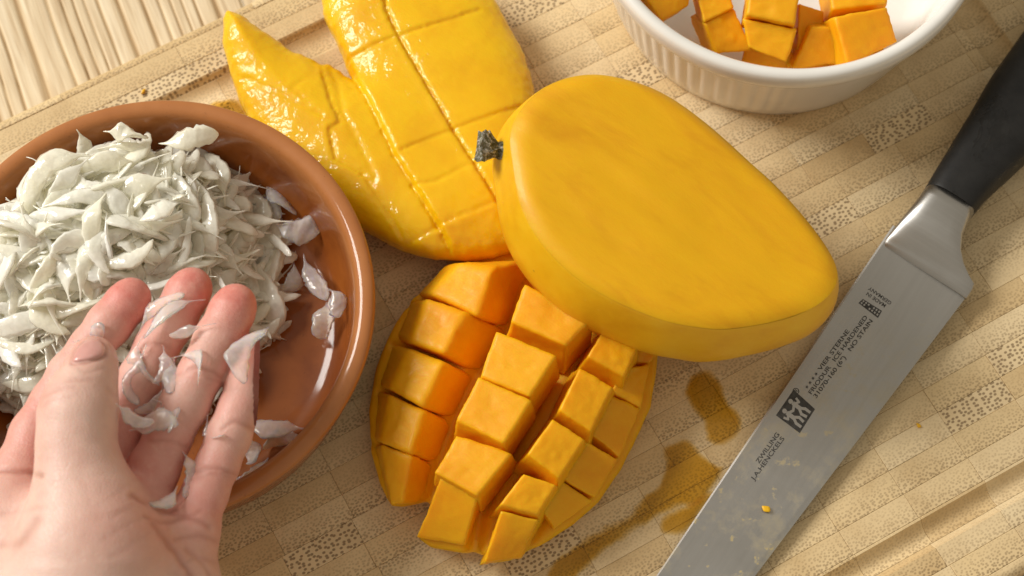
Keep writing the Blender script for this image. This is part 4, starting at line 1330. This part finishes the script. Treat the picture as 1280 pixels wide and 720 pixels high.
def build_heap():
    rs = np.random.default_rng(77)
    c = un(112, 308, 20)[:2]
    bc = np.array(BOWL_C)
    def height(p):
        d = p-c
        r = math.hypot(d[0]/46.0, d[1]/43.0)
        h = 6+30*max(0.0, 1-r**2.4)+2.0*float(vnoise(np.array([p[0], p[1], 0.0]), 0.12, 3))
        rim = BOWL_R-7-np.linalg.norm(p-bc)
        return min(h, 16+rim*2.0) if r < 1.06 and rim > 0 else None
    pile = []
    tries = 0
    while len(pile) < 1250 and tries < 9000:
        tries += 1
        p = c+rs.uniform(-1, 1, 2)*np.array([48, 44])
        h = height(p)
        if h is None: continue
        pile.append((p, h))
    def orient():
        return (rs.normal(0, 0.45), rs.normal(0, 0.26), rs.uniform(0, 2*math.pi))
    hand_poly = np.array([HZ(*q) for q in ((-40, 400), (80, 270), (240, 70), (320, 50), (430, 20), (490, 70), (560, 60), (620, 200), (600, 300), (520, 560), (490, 640), (500, 730), (-40, 730))])
    top, low = [], []
    for p, h in pile:
        x, y = proj(np.array([p[0], p[1], h]))
        hid = poly_sd(np.array([x, y]), hand_poly) < -8
        near_rim = BOWL_R-9-np.linalg.norm(p-bc) < 5.5
        if near_rim: h = min(h, 20.0)-2.0
        if x < -25 or hid or near_rim or len(top) >= 290: low.append((p, h-rs.uniform(1.0, 5)))
        elif rs.random() < 0.62: top.append((p, h+rs.uniform(-0.5, 1.6)))
        else: low.append((p, h-rs.uniform(1.5, 6)))
    for p, h in top:
        o = place(int(rs.integers(len(VES))), (p[0], p[1], h), orient(), rs.uniform(0.85, 1.15))
        tag(o, 'translucent pale yellow pomelo vesicle in the heap filling the terracotta bowl', 'pomelo vesicle', 'pomelo vesicles heaped in the bowl')
    # the buried ones: one mass
    AV, AF = [], []; n = 0
    for p, h in low:
        V, Fq, _ = VES[int(rs.integers(len(VES)))]
        R = np.array(Matrix.Rotation(rs.uniform(0, 6.28), 3, 'Z') @ Matrix.Rotation(rs.normal(0, 0.4), 3, 'X') @ Matrix.Rotation(rs.normal(0, 0.3), 3, 'Y'))
        AV.append(V@R.T+np.array([p[0], p[1], max(h, 6.5)])); AF += [tuple(i+n for i in f) for f in Fq]; n += len(V)
    # added opaque core: brightens the heap and paints the glow in its gaps
    gx = np.arange(-50, 50.1, 2.0); gi = {}
    HV, HF = [], []
    for i, dx in enumerate(gx):
        for j, dy in enumerate(gx):
            q = c+np.array([dx, dy]); hh = height(q)
            if hh is not None and hh > 9:
                gi[i, j] = len(HV); HV.append((q[0]+0.6*rs.normal(), q[1]+0.6*rs.normal(), max(5.0, hh-1.6+1.0*rs.normal())))
    for (i, j) in gi:
        if (i+1, j) in gi and (i, j+1) in gi and (i+1, j+1) in gi:
            HF.append((gi[i, j]+n, gi[i+1, j]+n, gi[i+1, j+1]+n, gi[i, j+1]+n))
    AV.append(np.array(HV)); n_spindle = len(AF); AF += HF
    o = part('pomelo_pulp', np.vstack(AV), AF, M_PULP)
    o.data.materials.append(M_GAP_GLOW)
    for p_ in o.data.polygons[n_spindle:]: p_.material_index = 1
    tag(o, 'mass of pomelo pulp buried below the top of the heap around an added bright core', 'pomelo pulp'); o['kind'] = 'stuff'
build_heap()

def vesicle_at(px0, px1, label, W=4.6, z=None, bend=0.3, seed=0, tail=0.25, lift=0.9, hand=False, tilt=0.0):
    """one sac stretched between two photo pixels, lying on the hand or at height z"""
    def hit(p, zz):
        if hand:
            d = un(*p, 40)-CAM; d /= np.linalg.norm(d)
            r = HAND_BVH.ray_cast(Vector(CAM), Vector(d), 900)
            if r[0] is not None:
                nn = np.array(r[1]); nn = nn if nn[2] > 0 else -nn
                return np.array(r[0])+np.array([0, 0, lift])
        return un(*p, zz)
    zz = z if z is not None else 50.0
    a = hit(px0, zz); b = hit(px1, zz+tilt)
    if hand:                                     # lie across the highest points below the span
        zs = [hit((px0[0]+(px1[0]-px0[0])*t, px0[1]+(px1[1]-px0[1])*t), zz)[2] for t in (0.0, 0.2, 0.4, 0.6, 0.8, 1.0)]
        sl = np.polyfit(np.linspace(0, 1, 6), zs, 1)[0]*0.6
        c0 = max(z_-sl*t_ for z_, t_ in zip(zs, np.linspace(0, 1, 6)))-0.1
        a = un(*px0, c0); b = un(*px1, c0+sl)
    if hand: W *= 0.8
    L = np.linalg.norm(b-a)
    V, Fq = vesicle(700+seed, L, W, bend, tail)
    ax = (b-a)/L; ay = np.cross([0, 0, 1.0], ax); ay /= np.linalg.norm(ay); az = np.cross(ax, ay)
    o = bpy.data.objects.new('pomelo_vesicle', make_mesh('pomelo_vesicle', V, Fq, M_PULP_CLEAR if hand or (zz < 16) else M_PULP))
    M = Matrix(((ax[0], ay[0], az[0], 0), (ax[1], ay[1], az[1], 0), (ax[2], ay[2], az[2], 0), (0, 0, 0, 1)))
    mid = (a+b)/2*S
    o.matrix_world = Matrix.Translation(Vector(mid)) @ M
    COL.objects.link(o)
    return tag(o, label, 'pomelo vesicle', 'loose pomelo vesicles')

def build_loose():
    zk = lambda x, y: (130+x/3.0, 320+y/3.0)      # fingers enlarged
    q = lambda x, y: (x/1.8, 320+y/1.8)
    H = dict(hand=True)
    vesicle_at(zk(125, 295), zk(292, 132), 'long pale vesicle lying across the gap between index and middle fingertips', 4.6, bend=0.2, seed=1, **H)
    vesicle_at(zk(378, 158), zk(150, 312), 'longest clear vesicle slanting across the middle fingertip', 5.2, bend=-0.25, seed=2, tail=0.35, **H)
    vesicle_at(zk(420, 255), zk(245, 290), 'thin vesicle with a hooked thread end on the ring finger edge', 3.4, bend=0.25, seed=3, tail=0.5, **H)
    vesicle_at(zk(160, 292), zk(186, 490), 'curved glossy vesicle hanging down below the longest one on the middle finger', 5.6, bend=-0.7, seed=4, tail=0.2, **H)
    vesicle_at(zk(222, 335), zk(185, 480), 'second curved vesicle clinging to the glossy one on the middle finger', 4.4, bend=0.6, seed=5, lift=1.6, **H)
    vesicle_at(zk(255, 378), zk(355, 482), 'short bent vesicle on the middle joint of the ring finger', 4.2, bend=0.9, seed=6, **H)
    vesicle_at(zk(255, 385), zk(243, 515), 'small drop shaped vesicle between the curved ones and the bent one', 5.2, bend=0.2, seed=7, **H)
    vesicle_at(zk(125, 335), zk(150, 555), 'large vesicle running down beside the thumb along the middle finger', 6.2, bend=-0.5, seed=8, **H)
    vesicle_at(zk(225, 465), zk(120, 590), 'vesicle crossing under the large one beside the thumb', 5.2, bend=0.5, seed=9, **H)
    vesicle_at(zk(185, 535), zk(255, 655), 'upper vesicle of the clump at the base of the middle finger', 6.0, bend=0.5, seed=10, lift=1.4, **H)
    vesicle_at(zk(40, 560), zk(190, 625), 'pointed vesicle sticking out from beside the thumb into the clump', 4.2, bend=-0.2, seed=11, lift=1.6, **H)
    vesicle_at(zk(95, 640), zk(278, 650), 'lowest broad vesicle of the clump at the base of the middle finger', 7.0, bend=0.4, seed=12, lift=1.2, **H)
    vesicle_at(zk(395, 590), zk(432, 682), 'small clear vesicle in the groove between ring and little fingers', 4.2, bend=-0.5, seed=13, **H)
    vesicle_at(zk(585, 268), zk(545, 478), 'thick faceted vesicle lying over the little fingertip', 7.5, bend=-0.5, seed=14, tail=0.06, lift=1.6, **H)
    vesicle_at(q(415, 440), q(415, 545), 'faceted vesicle at the base of the ring and little fingers', 5.8, bend=0.5, seed=15, tail=0.15, **H)
    vesicle_at(q(400, 515), q(342, 565), 'small round vesicle beside the faceted one on the palm', 4.4, bend=0.2, seed=16, tail=0.1, **H)
    vesicle_at(q(160, 190), q(236, 160), 'clear vesicle pinched between the thumb and the index finger', 6.5, bend=-0.3, seed=17, tail=0.1, lift=1.2, **H)
    # loose in the bowl, right of the heap
    w = lambda x, y: (x/2.25, 100+y/2.25)
    vesicle_at(w(690, 330), w(790, 400), 'broad vesicle on the bowl floor at the right edge of the heap', 7.5, z=8, bend=0.3, seed=21)
    vesicle_at(w(745, 262), w(835, 380), 'upper vesicle of the pair leaning on the bowl wall right of the heap', 5.5, z=11, bend=-0.3, seed=22)
    vesicle_at(w(780, 405), w(895, 440), 'wide chunky vesicle below the pair leaning on the bowl wall', 9.0, z=12, bend=0.2, seed=23, tail=0.08)
    vesicle_at(w(832, 500), w(770, 615), 'slender vesicle alone on the bare bowl floor', 5.0, z=6.5, bend=0.6, seed=24)
    vesicle_at(w(740, 450), w(790, 520), 'dim vesicle lying flat on the bowl floor by the heap', 4.0, z=6, bend=-0.2, seed=25)
    vesicle_at(w(860, 485), w(920, 620), 'upper vesicle of the string along the right bowl wall', 5.6, z=12, bend=-0.3, seed=26)
    vesicle_at(w(915, 590), w(965, 660), 'middle vesicle of the string along the right bowl wall', 5.6, z=14, bend=0.3, seed=27)
    vesicle_at(w(920, 625), w(890, 725), 'lower vesicle of the string along the right bowl wall', 6.2, z=10, bend=0.3, seed=28, tail=0.1)
    vesicle_at(q(690, 395), q(570, 375), 'upper vesicle of the bunch below the little finger in the bowl', 6.5, z=9, bend=0.2, seed=29)
    vesicle_at(q(690, 402), q(590, 435), 'lower vesicle of the bunch below the little finger in the bowl', 6.0, z=8, bend=-0.2, seed=30)
    vesicle_at(q(605, 455), q(535, 515), 'single vesicle poking out beside the palm below the bunch', 5.5, z=9, bend=0.3, seed=31, tail=0.08)
    vesicle_at(q(558, 395), q(555, 470), 'white vesicle half hidden behind the little finger', 6.0, z=12, bend=0.3, seed=32)
    # standing out of the top of the heap
    vesicle_at(w(212, 140), w(255, 245), 'vesicle standing up at the top left of the heap', 4.0, z=36, bend=0.2, seed=33, tail=0.15, tilt=-6)
    vesicle_at(w(72, 220), w(150, 260), 'thread ended vesicle sticking out at the far left of the heap', 3.6, z=36, bend=-0.2, seed=34, tail=0.6, tilt=-4)
    vesicle_at(w(445, 170), w(615, 152), 'broad white vesicle lying along the top edge of the heap', 6.5, z=38, bend=-0.3, seed=35, tail=0.15)
    vesicle_at(w(290, 148), w(415, 170), 'vesicle along the top edge left of the broad white one', 5.0, z=36, bend=0.2, seed=36)
    vesicle_at(w(500, 345), w(390, 390), 'bright wide vesicle on top of the heap near its middle', 7.0, z=40, bend=0.2, seed=37, tail=0.1)
build_loose()
# ------------------------------------------------------------------ spilt juice and crumbs
def build_juice():
    m = NT('mango_juice_film')
    A = m.n('ShaderNodeAttribute', attribute_name='film').outputs['Fac']
    tint = m.mix(A, (1, 1, 1), (1.0, 0.78, 0.22))
    tr = m.n('ShaderNodeBsdfTransparent', {'Color': tint})
    gl = m.n('ShaderNodeBsdfGlossy', {'Color': (1, 1, 1), 'Roughness': 0.10})
    fr = m.n('ShaderNodeFresnel', {'IOR': 1.33})
    fac = m.math('MULTIPLY', fr.outputs[0], A)
    sh = m.n('ShaderNodeMixShader', {0: fac, 1: tr.outputs[0], 2: gl.outputs[0]})
    m.t.links.new(sh.outputs[0], m.out.inputs['Surface'])
    spec = [([(857, 482), (881, 466), (901, 480), (906, 502), (921, 522), (918, 543), (901, 554), (884, 548), (879, 527), (866, 507)], 'amber juice stain on the board just below the cut mango'),
            ([(832, 559), (857, 550), (869, 562), (893, 580), (905, 584), (884, 609), (857, 631), (822, 641), (806, 656), (784, 668), (762, 684), (735, 704), (705, 730), (680, 735), (700, 700), (722, 682), (752, 668), (785, 645), (812, 622), (828, 602), (836, 580)], 'long amber juice streak between the cubed mango and the knife blade'),
            ([(826, 650), (850, 636), (880, 618), (890, 622), (866, 650), (846, 668), (826, 668)], 'small amber juice stain beside the lower blade spine'),
            ([(258, 136), (272, 124), (296, 128), (304, 150), (290, 158), (270, 150)], 'amber juice stain under the torn tip of the scored mango')]
    for k, (pl, lab) in enumerate(spec):
        poly = catmull(np.array([un(x, y, 0.2)[:2] for x, y in pl]), 4)
        h = 0.45
        lo, hi = poly.min(0)-3, poly.max(0)+3
        X, Y = np.meshgrid(np.arange(lo[0], hi[0], h), np.arange(lo[1], hi[1], h), indexing='ij')
        g2 = np.stack([X, Y], -1); g3 = np.stack([X, Y, X*0], -1)
        sd = poly_sd(g2, poly)-0.6+1.3*vnoise(g3, 0.16, 60+k)+0.35*vnoise(g3, 0.6, 70+k)
        film = np.clip((-sd+0.3)/1.6, 0, 1)*np.clip(0.86+0.18*vnoise(g3, 0.15, 80+k), 0, 1)
        keep = sd < 0.5
        idx = -np.ones(X.shape, int); idx[keep] = np.arange(keep.sum())
        bu = X*BU[0]+Y*BU[1]; bv_ = X*BV[0]+Y*BV[1]
        Z = board_z(bu, bv_)+0.22+0.05*film
        V = np.stack([X, Y, Z], -1)[keep]
        q = np.stack([idx[:-1, :-1], idx[1:, :-1], idx[1:, 1:], idx[:-1, 1:]], -1).reshape(-1, 4)
        q = q[(q >= 0).all(1)]
        o = part('juice_stain', V, q, m.m)
        at = o.data.attributes.new('film', 'FLOAT', 'POINT'); at.data.foreach_set('value', film[keep].astype(np.float32))
        tag(o, lab, 'juice stain', 'juice stains on the board')
    rs = np.random.default_rng(8)
    for px, py, sz, lab in ((180, 114, 1.3, 'tiny yellow mango crumb on the board rim above the bowl'),                             (957, 636, 0.8, 'tiny mango crumb on the lower part of the blade'), (1148, 532, 0.7, 'tiny mango crumb on the board right of the blade')):
        z = 0.3 if lab.find('blade') < 0 or 'right' in lab else float(kpt(px, py)[2])
        p = un(px, py, z)
        T = [p+np.array([dx*sz*(1+0.4*rs.normal()), dy*sz*0.7*(1+0.4*rs.normal()), sz*0.5]) for dx, dy in ((-1, 1), (1, 1), (1, -1), (-1, -1))]
        B = [t-np.array([0, 0, sz*0.6]) for t in T]
        W, Fh = hexa(T, B, 0.4, 4, 5, 0.2)
        o = part('mango_crumb', W, Fh, M_SKIN)
        tag(o, lab, 'mango crumb', 'mango crumbs')
build_juice()
